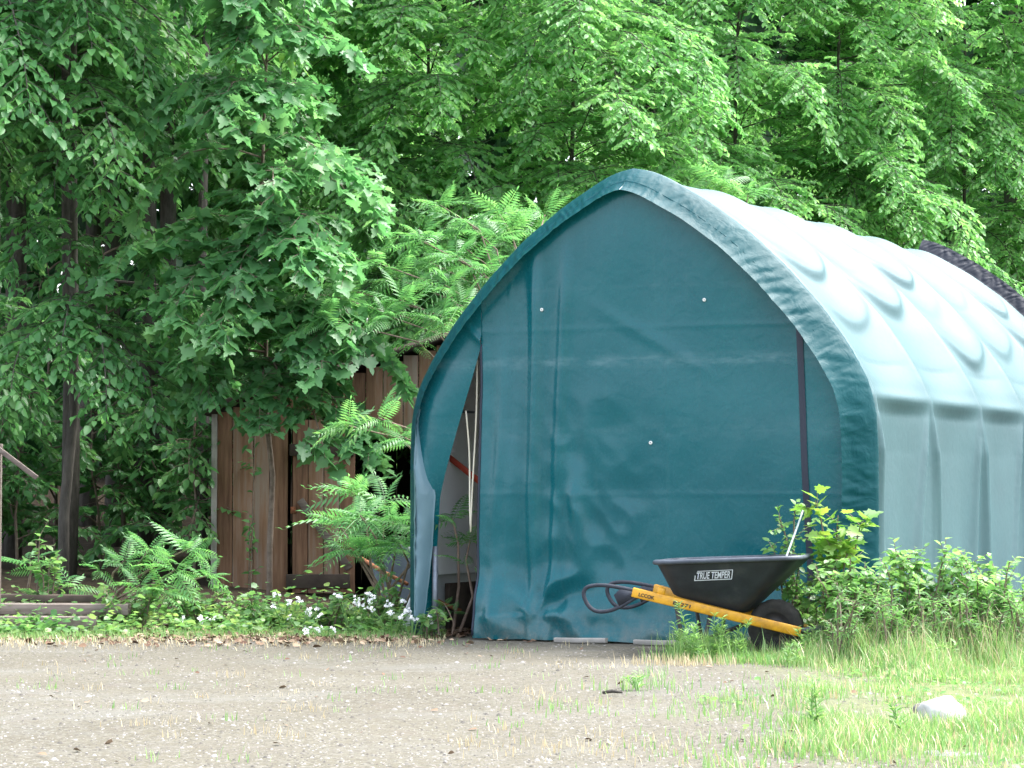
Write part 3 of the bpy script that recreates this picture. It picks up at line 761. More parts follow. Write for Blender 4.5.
# rails, grips, legs, braces for both sides
ra=wbl(632,592,-.28); rb=wbl(800,632,-.11)
for sgn in (-1,1):
    A=np.array([ra[0],.28*sgn,ra[1]]); B=np.array([rb[0],.115*sgn,rb[1]])
    d=nrm(B-A); side=nrm(np.cross([0,0,1],d)); up=np.cross(d,side); rot=np.stack([d,side,up],1)
    L_=np.linalg.norm(B-A)
    rl=MB(); rl.box((A+B)/2,(L_,.042,.058),rot=rot)
    rail=rl.build('handle_rail',M['yellow'],bar,bevel=.006)
    pl=MB(); p_=A+d*.17+up*.045; pl.box(p_,(.05,.03,.05),rot=rot); pl.build('tray_bracket',M['yellow'],rail,bevel=.012)
    if sgn<0:
        for txt,u0,u1 in (('LCCOK',.04,.135),('83271',.245,.35)):
            def mp_(u,v,u0=u0,u1=u1):
                q=A+d*(L_*(u0+(u1-u0)*u))+up*(-.014+.030*v)-side*.0235*(1 if side[1]>0 else -1); return Vector(q)
            add_text(txt,1.0,mp_,'rail_lettering',M['ink'],rail,thick=.03)
    # loop grip
    loop=[(640,595),(634,591),(622,588),(606,585.5),(594,585.5),(586,588),(583.5,594),(586,602),(591,608.5),(598,611.5),(608,611),(618,607.5),(628,602),(636,597)]
    pts=[]
    for px,py in loop:
        x,z=wbl(px,py,-.28); pts.append((x,.28*sgn,z))
    # smooth
    pts=np.array(pts); q=[]
    for i in range(len(pts)-1):
        p0=pts[max(i-1,0)];p1=pts[i];p2=pts[i+1];p3=pts[min(i+2,len(pts)-1)]
        for t in np.linspace(0,1,5,endpoint=False):
            q.append(.5*((2*p1)+(-p0+p2)*t+(2*p0-5*p1+4*p2-p3)*t*t+(-p0+3*p1-3*p2+p3)*t**3))
    q.append(pts[-1]); q=np.array(q)
    gp=MB(); gp.tube(q,.0125,10); ga=q[0]; 
    # web joining the loop to the rail
    v=[]; tri=[wbl(640,593,-.28),wbl(640,598,-.28),wbl(619,606,-.28),wbl(614,595,-.28),wbl(620,589,-.28)]
    for yo in (-.011,.011): v+=[(t_[0],.28*sgn+yo,t_[1]) for t_ in tri]
    k=len(tri); gp.add(v,[tuple(range(k)),tuple(range(2*k-1,k-1,-1))]+[(i,(i+1)%k,k+(i+1)%k,k+i)[::-1] for i in range(k)])
    gp.build('grip',M['grip'],rail,smooth=True)
    # leg: flat steel hoop leg with foot and brace
    lg=MB(); t_=(-.36-A[0])/(B[0]-A[0]); top=A+(B-A)*t_
    lg.tube([top+[0,0,-.02],[-.385,.24*sgn,.12],[-.40,.245*sgn,.012],[-.46,.245*sgn,.012],[-.50,.245*sgn,.03],[-.53,.255*sgn,.14],[-.56,.26*sgn,.31]],.0125,8)
    lg.build('leg',M['blacksteel'],bar,smooth=True)
    bz=MB(); bz.tube([(-.41,.235*sgn,.10),(-.16,.12*sgn,.20)],.009,6); bz.build('brace',M['blacksteel'],bar,smooth=True)
    ab=MB(); ab.box((.0,.10*sgn,.17),(.09,.008,.07)); ab.build('axle_bracket',M['blacksteel'],bar,bevel=.004)
cb=MB(); cb.tube([(-.47,-.245,.055),(-.47,.245,.055)],.010,6); cb.build('cross_brace',M['blacksteel'],bar,smooth=True)
ng=MB(); 
ng.tube([(rb[0]-.03,-.115,rb[1]+.01),(rb[0]+.06,-.10,rb[1]+.012),(rb[0]+.10,-.05,rb[1]+.016),(rb[0]+.10,.05,rb[1]+.016),(rb[0]+.06,.10,rb[1]+.012),(rb[0]-.03,.115,rb[1]+.01)],.017,8)
ng.build('nose_guard',M['rim'],bar,smooth=True)
# wheel
WR=.172
ty=MB(); an=np.linspace(0,2*math.pi,64,endpoint=False); prf=[]
for q in np.linspace(0,2*math.pi,18,endpoint=False):
    prf.append((.048*math.copysign(abs(math.sin(q))**.8,math.sin(q)),WR-.047+.047*math.copysign(abs(math.cos(q))**.8,math.cos(q))))
Pt=np.zeros((len(an)+1,len(prf),3))
for i in range(len(an)+1):
    a=2*math.pi*i/len(an)
    for j,(yy,rr) in enumerate(prf):
        tread=-.004 if (rr>WR-.012 and i%4<1) else 0
        Pt[i,j]=((rr+tread)*math.cos(a),yy,WR+(rr+tread)*math.sin(a))
ty.grid(Pt,wrap=True)
wheel=thing('wheel',None,None,(0,0,0)); wheel.parent=bar
ty.build('tyre',M['rubber'],wheel,smooth=True)
rmw=MB(); Pr=[]
for i in range(49):
    a=2*math.pi*i/48; Pr.append([(r_*math.cos(a),y_,WR+r_*math.sin(a)) for (r_,y_) in ((.0,-.030),(.03,-.032),(.032,-.018),(.075,-.014),(.088,-.034),(.092,-.034),(.092,.034),(.088,.034),(.075,.014),(.032,.018),(.03,.032),(0,.030))])
rmw.grid(np.array(Pr)); rmw.build('wheel_rim',M['blacksteel'],wheel,smooth=False)
ax=MB(); ax.tube([(0,-.125,WR),(0,.125,WR)],.009,8); ax.box((0,-.128,WR),(.02,.012,.02)); ax.build('axle',M['steel'],wheel,smooth=True)
# rod standing in the tray
p1=wpos(803,511,15.45); p0=wpos(783,566,15.25); 
rd=MB(); dd=p1-p0; rd.tube([p0-dd*.75,p0,p1],[.006,.006,.005],7); 
rt=thing('metal_rod','thin pale rod standing in the black wheelbarrow tray and leaning right','rod',p0-dd*.25)
rd=MB(); rd.tube([(0,0,0),dd*.7,dd*1.25],[.0065,.0065,.0055],7); rd.build('shaft',M['rod'],rt,smooth=True)
hk=MB(); hk.tube([dd*1.25,dd*1.25+np.array([.01,0,.012]),dd*1.25+np.array([.022,0,.006])],.004,6); hk.build('hook',M['rod'],rt,smooth=True)

# ---------------------------------------------------------------- boards, posts, stones, odds and ends
def board(name,label,a,b,wid,th,mat,cat='board',group=None,roll=0):
    a=np.array(a,float); b=np.array(b,float); d=nrm(b-a); up=np.array([0,0,1.]); s=nrm(np.cross(up,d)); up=np.cross(d,s)
    if roll: s,up=s*math.cos(roll)+up*math.sin(roll),up*math.cos(roll)-s*math.sin(roll)
    rot=np.stack([d,s,up],1); mb=MB(); L_=np.linalg.norm(b-a); n=12
    P=[]
    for i in range(n+1):
        x=-L_/2+L_*i/n; jz=.006*mnoise.noise(Vector((x*3,a[0],a[2]))); jy=.008*mnoise.noise(Vector((x*5,a[1],7)))
        P.append([(x,-wid/2+jy,-th/2+jz),(x,wid/2+jy,-th/2+jz),(x,wid/2+jy,th/2+jz),(x,-wid/2+jy,th/2+jz)])
    P=np.array(P); mb.grid(P,wrap=True); mb.add(P[0],[(0,1,2,3)]); mb.add(P[-1],[(3,2,1,0)])
    o=mb.build(name,mat,bevel=.004); from mathutils import Matrix
    mid=(a+b)/2; m4=Matrix([list(rot[i])+[float(mid[i])] for i in range(3)]+[[0,0,0,1]]); o.matrix_world=m4
    return tag(o,label,cat,group)
g_b='weathered boards lying left of the shed'
board('wooden_board','thick grey weathered board on the ground at the left edge, lowest of the pile',(-4.6,17.75,.055),(-2.95,17.85,.06),.22,.10,M['greywood'],group=g_b)
board('wooden_board','grey weathered board lying on top of the thick one at left edge',(-4.5,17.95,.155),(-2.75,18.02,.15),.20,.075,M['greywood'],group=g_b)
board('wooden_board','dark thin board at the back of the pile at left edge, half buried in weeds',(-4.4,18.25,.225),(-2.95,18.3,.215),.16,.05,M['darkwood'],group=g_b)
g_l='pale laths along the garage front'
def gp_(px,py): 
    Yg=CAM_Z*F_PX/(py-491); return wpos(px,py,Yg)
def onfoot(px,off=.13):
    k=(px-512)/F_PX; oo=O-aG*off; s=(k*oo[1]-oo[0])/(uG[0]-k*uG[1]); return oo+uG*s
q=onfoot(555,.24); q2=onfoot(606,.22); q[2]=q2[2]=.022
board('wooden_lath','pale flat lath under the hem of the garage front, left one near the tarp wrinkles',q,q2,.05,.03,M['trim'],group=g_l)
q=onfoot(634,.24); q2=onfoot(690,.22); q[2]=q2[2]=.022
board('wooden_lath','pale flat lath under the hem of the garage front, right one nearest the wheelbarrow',q,q2,.05,.03,M['trim'],group=g_l)
# broken frame at left edge
fb=wpos(1,448,17.9)
fr=thing('broken_frame','broken weathered post with slanting brace standing at the far left edge','post',(fb[0],17.9,0))
ps=MB(); ps.box((-.02,0,fb[2]/2),(.05,.05,fb[2]+.02)); ps.build('post',M['greywood'],fr,bevel=.004)
a=np.array([-.02,-.03,fb[2]]); b2=wpos(37,478,17.8)-np.array([fb[0],17.9,0]); bc=MB(); d=nrm(b2-a); s=np.array([0,1.,0]); u=np.cross(d,s)
bc.box((a+b2)/2,(np.linalg.norm(b2-a),.03,.035),rot=np.stack([d,s,u],1)); bc.build('brace',M['greywood'],fr,bevel=.003)
cp=MB(); cp.box((-.06,0,fb[2]+.015),(.14,.05,.03)); cp.build('cap_rail',M['greywood'],fr,bevel=.003)

def rock(name,label,loc,size,mat,seed,cat='stone',group=None,flat=.6):
    rng=np.random.default_rng(seed); mb=MB(); n,m=18,10; P=np.zeros((m+1,n,3))
    for i in range(m+1):
        th=math.pi*i/m
        for j in range(n):
            ph=2*math.pi*j/n; d=np.array([math.sin(th)*math.cos(ph),math.sin(th)*math.sin(ph),math.cos(th)])
            r=1+.35*mnoise.noise(Vector(d*1.3)+Vector((seed,0,0)))+.16*mnoise.noise(Vector(d*3.5)+Vector((0,seed,0)))
            P[i,j]=d*r*np.array(size)
    mb.grid(P,wrap=True); o=mb.build(name,mat,smooth=True); o.location=tuple(float(q) for q in loc); return tag(o,label,cat,group)
q=gp_(943,722); rock('stone','bright white rounded stone lying in the grass at lower right','%s' and (q[0],q[1],.03),(.105,.10,.085),M['stone'],3)
q=gp_(922,716); rock('stone','small grey stone tucked behind the left end of the white stone',(q[0]+.04,q[1]+.22,.01),(.05,.03,.03),M['stone_grey'],6)
q=gp_(950,753); rock('stone','flat pale stone sunk in the grass nearest the lower right corner',(q[0],q[1],-.004),(.15,.12,.016),M['stone_grey'],9)
q=gp_(602,743); rock('stone','flat pale stone on the gravel below the wheelbarrow at the bottom edge',(gp_(806,743)[0],q[1],.004),(.09,.06,.022),M['stone_grey'],12)
q=gp_(700,694); tw=MB(); 
twig=thing('fallen_stick','short dark stick lying on the gravel in front of the wheelbarrow','stick',(gp_(612,694)[0],gp_(612,694)[1],.012))
tw.tube([(-.045,0,0),(0,.02,.006),(.05,-.01,.002)],[.008,.010,.006],6); tw.build('stem',M['bark'],twig,smooth=True)
tw=MB(); tw.tube([(.0,.02,.006),(.025,.05,.014)],[.005,.003],5); tw.build('side_twig',M['bark'],twig,smooth=True)
# grey tarp sheet between shed and garage
gt=MB(); rows=[]
base=wpos(372,610,19.6)
for i in range(24):
    t=i/23; rows.append([(t*.62+.02*math.sin(5*v),.06*math.sin(6*t+2*v)+.10*v,(.52+.06*math.sin(5*t))*v) for v in np.linspace(0,1,16)])
gt.grid(np.array(rows)); o=gt.build('tarp_sheet',M['greytarp'],smooth=True); o.location=(float(base[0]),19.7,0.005); so_=o.modifiers.new('t','SOLIDIFY'); so_.thickness=.006
tag(o,'blue grey tarpaulin sheet propped in the gap between shed and garage','tarpaulin')
# white torn cloth by the garage corner
wc=MB(); b0=wpos(404,622,17.55); rows=[]
for i in range(14):
    t=i/13; rows.append([(t*.10-.02*v,.03*math.sin(5*t+v*3),(.34-.22*(1-t))*v) for v in np.linspace(0,1,12)])
wc.grid(np.array(rows)); o=wc.build('torn_cloth',M['whitecloth'],smooth=True); o.location=(float(b0[0]),17.62,.0); o.modifiers.new('t','SOLIDIFY').thickness=.004
tag(o,'torn white cloth scrap standing against the garage left foot','cloth')
def pole(label,a,b,r,mat,cat):
    a=np.array(a);b=np.array(b); o=MB(); o.tube([(0,0,0),(b-a)*.5+[0,0,-.01],b-a],[r,r*.95,r*.9],7); e=o.build('rusty_pole',mat,smooth=True); e.location=tuple(float(q) for q in a); return tag(e,label,cat,'rusty poles by the garage corner')
pole('long rusty pole leaning down through the sumac towards the garage left corner',wpos(359,557,18.9),wpos(407,584,18.25),.016,M['rust'],'pole')
pole('short rusty pole lying low inside the garage corner opening',wpos(424,593,17.45),wpos(461,611,17.5),.016,M['rust'],'pole')

# ---------------------------------------------------------------- trees
B='beech'; 
def tpos(px,Y): return (float(wpos(px,0,Y)[0]),Y,float(ground_z(wpos(px,0,Y)[0],Y)))
NEG=-math.pi/2
t_beechA=make_tree('beech_tree','dark trunked beech at the left with drooping leaf tiers over the boards','tree',tpos(68,21.2),11,9.5,.045,T_BEECH,'beech',.11,50,base=4.0,spread=2.1,bias=NEG,dens=1.2,gap=.038,
   extra=[(2.35,NEG+.45,.30,1.9),(2.3,NEG-.2,.28,1.7),(2.45,NEG+.9,.28,2.1),(2.25,NEG+.7,.2,1.8),(2.5,NEG+.2,.28,1.6),(3.2,NEG-.6,.2,1.2),(3.3,NEG+1.0,.2,1.1),(3.0,NEG+.1,.2,.9),(3.8,NEG-.2,.1,1.1),(4.0,NEG+.4,.1,1.4)])
t_maple=make_tree('maple_tree','slim maple with big lobed leaves overhanging the shed roof','tree',tpos(272,20.9),23,6.8,.024,T_MAPLE,'maple',.145,52,base=1.95,spread=1.45,bias=NEG,dens=1.05,el=(.1,.6),gap=.055,bark='twig',extra=[(2.05,NEG,.1,1.1),(1.95,NEG+.55,.05,1.3),(2.05,NEG-.5,.05,1.1),(2.0,NEG+.95,.05,1.5),(2.15,NEG-1.0,.1,1.0),(2.1,NEG+.3,.0,1.0)])
kw=dict(bias=NEG,dens=1.45,gap=.029,topthin=.3)
t_b3=make_tree('beech_tree','bright green beech filling the gap between maple and garage peak','tree',tpos(425,26.4),31,10,.028,T_BEECH,'birch',.10,90,base=1.5,spread=2.3,**kw)
t_b4=make_tree('birch_tree','leafy birch directly behind the garage peak','tree',tpos(575,26.0),41,11,.028,T_BIRCH,'birch',.084,96,base=1.8,spread=2.5,**kw)
t_b5=make_tree('birch_tree','light green birch right of the garage peak with leaning dark branch','tree',tpos(720,27.6),51,11.5,.028,T_BIRCH,'birch',.084,96,base=1.8,spread=2.6,lean=(.6,0),**kw)
t_b6=make_tree('birch_tree','sunlit birch behind the middle of the garage roof','tree',tpos(845,28.4),61,11.5,.028,T_BIRCH,'birch',.084,96,base=1.6,spread=2.6,**kw)
t_b7=make_tree('birch_tree','pale yellowish birch behind the rear flap of the garage','tree',tpos(960,29.6),71,11.5,.028,T_BIRCH,'birch',.084,96,base=1.5,spread=2.5,**kw)
t_b8=make_tree('grey_trunk_tree','tree with bare grey trunk showing at the far right edge','tree',tpos(1003,33),81,12,.11,T_BIRCH,'birch',.105,70,base=2.6,spread=2.3,bias=NEG+1.3,dens=1.2,gap=.036)
# the wood behind and beside: copies standing where they are needed
def cp(src,px,Y,rz,s,label): return copy_thing(src,tpos(px,Y),rz,s,label)
cp(t_beechA,-95,22.2,.5,1.0,'beech whose low branches reach in from beyond the left edge')
t_high=make_tree('tall_beech','tall beech with a high spreading crown over the dark gap','tree',tpos(165,26.5),95,14,.10,T_BEECH,'beech',.12,80,base=4.3,spread=3.3,dens=1.2,gap=.042,topthin=.8)
for px,Y,rz,sc,l in ((15,27.5,2.0,1.0,'tall high crowned beech at the upper left corner'),(-60,24.5,1.2,1.0,'tall high crowned beech reaching in over the left edge'),(90,31.5,.3,1.1,'tall high crowned beech farther back, above the trunk by the boards'),(225,32,2.4,1.1,'tall high crowned beech farther back, left of the maple'),(-30,34,1.5,1.15,'tall high crowned beech farthest back at upper left')):
    cp(t_high,px,Y,rz,sc,l)
copy_thing(t_high,(-4.7,22.4,float(ground_z(-4.7,22.4))),2.2,1.05,'tall beech beyond the left edge behind the broken post')
cp(t_b3,345,30,-.7,1.0,'beech standing back between the slim maple and the sumac thicket')
cp(t_b4,480,31,.8,1.0,'birch standing back between the two trees left of the garage peak')
cp(t_b5,640,32.5,-.9,1.0,'birch standing back above the garage peak')
cp(t_b6,790,33.5,1.1,1.05,'birch standing back in the gap above the garage roof')
cp(t_b7,905,34.5,-.6,1.05,'birch standing back left of the rear flap')
cp(t_b4,1090,30.5,.4,1.0,'birch leaning in from beyond the right edge')
# far wood: one mass
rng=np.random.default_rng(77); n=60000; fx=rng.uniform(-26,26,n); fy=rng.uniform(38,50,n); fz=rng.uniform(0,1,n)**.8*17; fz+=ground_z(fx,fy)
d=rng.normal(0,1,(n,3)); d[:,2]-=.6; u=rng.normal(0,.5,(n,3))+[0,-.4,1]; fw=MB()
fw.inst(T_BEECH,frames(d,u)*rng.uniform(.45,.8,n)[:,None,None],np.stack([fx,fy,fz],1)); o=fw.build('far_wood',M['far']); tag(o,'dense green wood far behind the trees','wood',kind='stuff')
gu='young beeches growing in the shade of the wood'
us=make_tree('young_beech','young shaded beech at the far left behind the boards','tree',tpos(22,24.3),91,2.4,.016,T_BEECH,'beech',.10,18,base=.25,spread=1.0,bias=NEG,dens=1.3,gap=.04,el=(.15,.6),group=gu,bark='twig')
for px,Y,rz,sc,l in ((105,25,2.1,.9,'young shaded beech between the trunk and the dark gap'),(198,23.4,3.0,1.1,'young shaded beech touching the shed left wall'),(-15,24.5,.2,1.0,'young shaded beech at the very left edge'),(130,25.5,1.7,1.4,'young shaded beech farther back in the dark gap'),(60,26,2.6,1.4,'young shaded beech farther back behind the trunk'),(210,26.5,.8,1.3,'young shaded beech behind the shed corner')):
    copy_thing(us,tpos(px,Y),rz,sc,l)
# bare dark trunks inside the wood
trk=thing('tree_trunk','straight dark trunk inside the wood behind the boards','tree',tpos(72,23.5),0,'bare trunks in the dark wood')
mb=MB(); zz=np.linspace(-.2,9,10); mb.tube(np.stack([.03*np.sin(zz),.02*np.cos(zz*1.3),zz],1),np.linspace(.09,.05,10),9); mb.build('trunk',M['bark'],trk,smooth=True)
mb=MB(); mb.tube([(.0,-.05,2.6),(.45,-.3,2.75),(.9,-.5,2.7)],[.03,.02,.008],6); mb.build('dead_limb',M['bark'],trk,smooth=True)
for px,Y,s,l in ((150,26,1.0,'thin dark trunk in the gap left of the shed'),(205,24.8,.7,'slim dark trunk close behind the shed corner'),(115,29,1.2,'dark trunk farthest back in the left gap'),(20,27,1.1,'dark trunk deep in the wood by the left edge')):
    cp(trk,px,Y,px*.1,s,l)

# ---------------------------------------------------------------- sumac, saplings
def whorl(rng,cr,p,axis_,n,size,tilt=(.15,.9)):
    axis_=nrm(axis_); a=nrm(np.cross(axis_,[.3,.5,.8])); b=np.cross(axis_,a)
    P=[];D=[];S_=[]
    for i in range(n):
        ph=i*2.399+rng.uniform(-.3,.3); e=rng.uniform(*tilt)*(1-.55*i/n)+.35*(i/n)
        d=(a*math.cos(ph)+b*math.sin(ph))*math.cos(e)+axis_*math.sin(e)
        P.append(p-axis_*.05*(1-i/n)); D.append(d); S_.append(size*rng.uniform(.75,1.15)*(1-.35*i/n))
    u=np.tile([0,0,1.],(n,1))+rng.normal(0,.12,(n,3))
    Mx=frames(np.array(D),u,rng.normal(0,.4,n))*np.array(S_)[:,None,None]
    h=rng.integers(0,3,n)
    for i_,tm_s in enumerate((T_SUMAC,T_SUMAC2,T_SUMAC3)): cr.inst(tm_s,Mx[h==i_],np.array(P)[h==i_])
def sumac(label,base,tops,seed,size=.36,n=9,group='sumac shrubs',r=.014,rise=None):
    rng=np.random.default_rng(seed); base=np.array([float(q) for q in base]); root=thing('sumac_shrub',label,'shrub',base,0,group)
    st=MB(); cr=MB(); o=np.zeros(3)
    for tp in tops:
        q=np.array(tp[:3])-base; sz=tp[3] if len(tp)>3 else size
        m1=o+(q-o)*.35+np.array([rng.normal(0,.05),rng.normal(0,.05),.12*np.linalg.norm(q)*.5]); m2=o+(q-o)*.75+np.array([rng.normal(0,.04),rng.normal(0,.04),.08*np.linalg.norm(q)*.5])
        if rise: m1=(q-o)*[.06,.1,.6]; m2=(q-o)*[.55,.55,.93]
        pts=np.array([o+rng.normal(0,.03,3)*[1,1,0],m1,m2,q]); st.tube(pts,[r,r*.8,r*.6,r*.4],6,cap=False)
        ax=nrm(nrm(q-m2)*.7+np.array([0,-.15,.7])); whorl(rng,cr,q,ax,n,sz)
        if rng.random()<.7: whorl(rng,cr,m2+rng.normal(0,.05,3),nrm(ax+rng.normal(0,.5,3)),max(3,n//2),sz*.8)
    st.build('stem',M['sumac_stem'],root,smooth=True); cr.build('foliage',M['sumac'],root)
    return root
W=lambda px,py,Y,s=.36:(*wpos(px,py,Y),s)
sumac('bright sumac in front of the shed door with feathery leaves',wpos(392,634,18.2)*[1,1,0],[W(352,492,18.5,.36),W(392,520,18.2,.40),W(336,520,18.1,.34),W(376,545,18.0,.34),W(418,528,18.0,.32),W(360,515,17.9,.34),W(400,545,17.9,.34),W(345,545,18.0,.28),W(428,545,17.9,.26),W(385,500,18.4,.34)],101,n=11)
sumac('small sumac growing inside the garage corner opening',wpos(455,632,17.35)*[1,1,0],[W(452,518,17.25,.30),W(470,540,17.3,.27)],102,n=7)
sumac('tiny sumac sprout at the foot of the garage corner opening',wpos(447,630,17.2)*[1,1,0],[W(444,603,17.2,.16)],103,n=5,r=.006)
sumac('broad sumac thicket spilling over the shed roof left of the garage arch',(.15,20.9,0),[W(345,300,20.3,.36),W(375,262,20.6,.38),W(420,240,20.9,.40),W(470,225,21.3,.40),W(510,232,21.6,.38),W(400,300,20.4,.40),W(445,285,20.6,.40),W(480,270,20.9,.38),W(395,278,20.8,.36),W(430,262,21.2,.36),W(465,248,21.5,.36),W(500,215,22.,.36),W(330,285,20.6,.34),W(460,305,20.3,.34),W(440,322,20.3,.36),W(322,318,20.0,.34),W(545,215,22.0,.38),W(440,205,21.4,.34),W(455,255,20.8,.38),W(385,315,20.2,.36)],104,n=13,r=.013,rise=True)
sumac('drooping sumac branch hanging across the top of the shed doorway',wpos(470,640,19.6)*[1,1,0],[W(345,425,19.5,.36),W(378,418,19.4,.36),W(405,438,19.3,.34)],105,n=8,rise=True)
sumac('dark green arching sumac between the board pile and the shed',(-3.08,18.6,0),[W(150,548,18.2,.27),W(190,548,18.3,.30),W(175,570,18.1,.27),W(140,585,18.0,.24),W(210,575,18.4,.26),W(165,590,18.0,.24),W(125,560,18.3,.24)],106,n=10)
sumac('tall yellow tipped sumac behind the garage ridge right of the peak',(1.9,24.6,0),[W(690,188,24.3,.44),W(722,182,24.4,.46),W(748,195,24.5,.46),W(706,172,24.7,.40),W(770,215,24.6,.40),W(660,180,24.6,.40)],107,n=9,r=.02)
sumac('low sumac sprays by the left edge behind the boards',(-3.9,18.9,0),[W(30,560,18.7,.30),W(70,585,18.4,.28)],108,n=6)

def shrub(name,label,base,stems,leaf,mat,size,seed,gap=.022,group=None,stem='twig',cat='shrub',n=None,droop=.3):
    """stems: list of world tip points; arching stems with alternate leaves and short side twigs"""
    rng=np.random.default_rng(seed); base=np.array([float(q) for q in base]); root=thing(name,label,cat,base,0,group)
    sm=MB(); L=Leaves()
    for tp in stems:
        q=np.array(tp,float)-base; ln=np.linalg.norm(q); o=np.array([q[0]*.35+rng.normal(0,.04),q[1]*.35+rng.normal(0,.03),0])
        pts=np.array([o,o+(q-o)*.4+[0,0,.16*ln],o+(q-o)*.75+[0,0,.12*ln],q]); sm.tube(pts,[.008,.006,.005,.003],5,cap=False)
        for a in range(3):
            twig_leaves(L,rng,pts[a],pts[a+1],max(2,int(np.linalg.norm(pts[a+1]-pts[a])/gap*(.5 if a==0 else 1))),size,droop,0)
            for _ in range(3 if a else 1):
                t=rng.uniform(0,1); p=pts[a]+(pts[a+1]-pts[a])*t; e=p+nrm(rng.normal(0,1,3)+[0,0,.3])*rng.uniform(.08,.2)*ln**.5
                sm.tube([p,e],[.003,.0015],3,cap=False); twig_leaves(L,rng,p,e,max(3,int(np.linalg.norm(e-p)/gap*1.2)),size,droop,0)
    sm.build('stem',M[stem],root,smooth=True); cr=MB(); L.put(cr,leaf,rng); cr.build('foliage',M[mat],root)
    return root
rng=np.random.default_rng(55)
def tips(px0,px1,py0,py1,Y,n):
    return [wpos(rng.uniform(px0,px1),rng.uniform(py0,py1),Y+rng.uniform(-.25,.25)) for _ in range(n)]
shrub('young_maple','young maple with large yellow green leaves behind the wheelbarrow wheel',wpos(832,640,15.45)*[1,1,0],[wpos(815,500,15.4),wpos(838,515,15.3),wpos(862,520,15.35),wpos(825,535,15.2),wpos(850,545,15.2)],T_MAPLE,'young_maple',.105,201,gap=.07,cat='sapling')
gb='bramble bushes at the foot of the garage'
shrub('bramble_bush','tall thin bramble climbing the garage front left of the young maple',wpos(800,640,15.6)*[1,1,0],[wpos(778,515,15.6),wpos(772,545,15.6),wpos(795,505,15.6),wpos(800,560,15.5),wpos(785,580,15.5)],T_ROUND,'rasp',.05,202,group=gb)
shrub('bramble_bush','bramble bush right below the young maple leaves',wpos(845,645,15.1)*[1,1,0],tips(812,885,555,615,15.1,26),T_ROUND,'rasp',.055,203,group=gb)
shrub('bramble_bush','wide bramble bush against the garage side wall between maple and sedge clump',wpos(920,640,14.9)*[1,1,0],tips(880,965,548,612,14.95,32),T_ROUND,'rasp',.055,204,group=gb)
shrub('bramble_bush','bramble bush at the right edge of the picture against the side wall',wpos(1000,640,14.9)*[1,1,0],tips(955,1045,555,615,14.95,30),T_ROUND,'rasp',.055,205,group=gb)
shrub('bramble_bush','low dark bramble behind the wheelbarrow wheel',wpos(812,640,15.75)*[1,1,0],tips(785,845,585,625,15.7,12),T_ROUND,'weed',.06,206,group=gb)
for i,(px,py,dx,n,l) in enumerate(((850,640,24,12,'low pale weed clump under the bramble right of the wheelbarrow'),(893,640,26,13,'low pale weed clump at the middle of the garage side wall'),(935,645,26,13,'low pale weed clump left of the tallest grass clump'),(985,645,26,13,'low pale weed clump right of the tallest grass clump'),(1020,650,20,9,'low pale weed clump cut by the right edge'))):
    shrub('leafy_weed',l,wpos(px,640,14.6)*[1,1,0],tips(px-dx,px+dx,590,632,14.6,n),T_LANCE,'rasp',.055,240+i,gap=.016,group='leafy weeds along the garage side',cat='weed')
# left side plants
shrub('leafy_sapling','small sapling with pale top leaves standing behind the boards',wpos(45,612,18.35)*[1,1,0],[wpos(40,535,18.3),wpos(50,560,18.3),wpos(58,555,18.35),wpos(42,570,18.2)],T_ROUND,'ground_leaf',.07,211,gap=.05,cat='sapling')
shrub('climbing_vine','thin grey vine stem climbing the shed front left of the door',wpos(252,600,22.4)*[1,1,0],[wpos(256,415,22.45),wpos(250,520,22.35)],T_BEECH,'beech',.09,212,gap=.12,cat='vine')
gl='leafy weeds along the shed'
for i,(px0,px1,py0,py1,Y,n,l) in enumerate([(95,160,585,620,18.1,12,'leafy weed clump at the right end of the board pile'),(165,235,590,615,18.2,12,'leafy weed clump below the shed corner trim'),(240,300,595,620,18.1,11,'leafy weed clump below the shed door hinge side'),(300,350,598,622,18.0,10,'leafy weed clump in front of the shed door foot'),(350,400,590,615,17.9,11,'leafy weed clump below the bright sumac'),(415,440,600,622,17.1,5,'small leafy weed clump at the garage left foot')]):
    shrub('leafy_weed',l,wpos((px0+px1)/2,632,Y)*[1,1,0],tips(px0,px1,py0,py1,Y,n),T_ROUND,'ground_leaf',.06,220+i,gap=.035,group=gl,cat='weed')

# white flowering plants
def flower_plant(label,loc,seed,h,heads,group):
    rng=np.random.default_rng(seed); root=thing('white_flower_plant',label,'flower',loc,0,group); sm=MB(); L=Leaves()
    pet=dict(v=np.array([[0,0,0],[.6,.35,.1],[1,0,.05],[.6,-.35,.1]]),f=[(0,3,2,1)])
    for i in range(heads):
        t=np.array([rng.uniform(-.14,.14),rng.uniform(-.1,.1),h*rng.uniform(.75,1.1)]); o=np.array([t[0]*.2,t[1]*.2,0])
        sm.tube([o,(o+t)/2+[0,0,.03],t],[.005,.004,.003],5,cap=False); twig_leaves(L,rng,o,t,9,.06,.3,0)
        hd=MB(); k=int(rng.integers(5,10)); c=t+rng.normal(0,1,(k,3))*[.011,.011,.009]
        for p in c:
            an=rng.uniform(0,6.28)+np.arange(4)*1.571; nrm_=nrm(rng.normal(0,.5,3)+[0,-.6,.7]); a=nrm(np.cross(nrm_,[.2,.9,.1])); b=np.cross(nrm_,a)
            D=np.cos(an)[:,None]*a+np.sin(an)[:,None]*b; hd.inst(pet,frames(D,np.tile(nrm_,(4,1)))*.0125,np.tile(p,(4,1)))
        hd.build('flower_head',M['flower'],root)
    sm.build('stem',M['weed'],root,smooth=True); cr=MB(); L.put(cr,T_LANCE,rng); cr.build('foliage',M['ground_leaf'],root)
    return root
gf='white flowering weeds along the shed and garage corner'
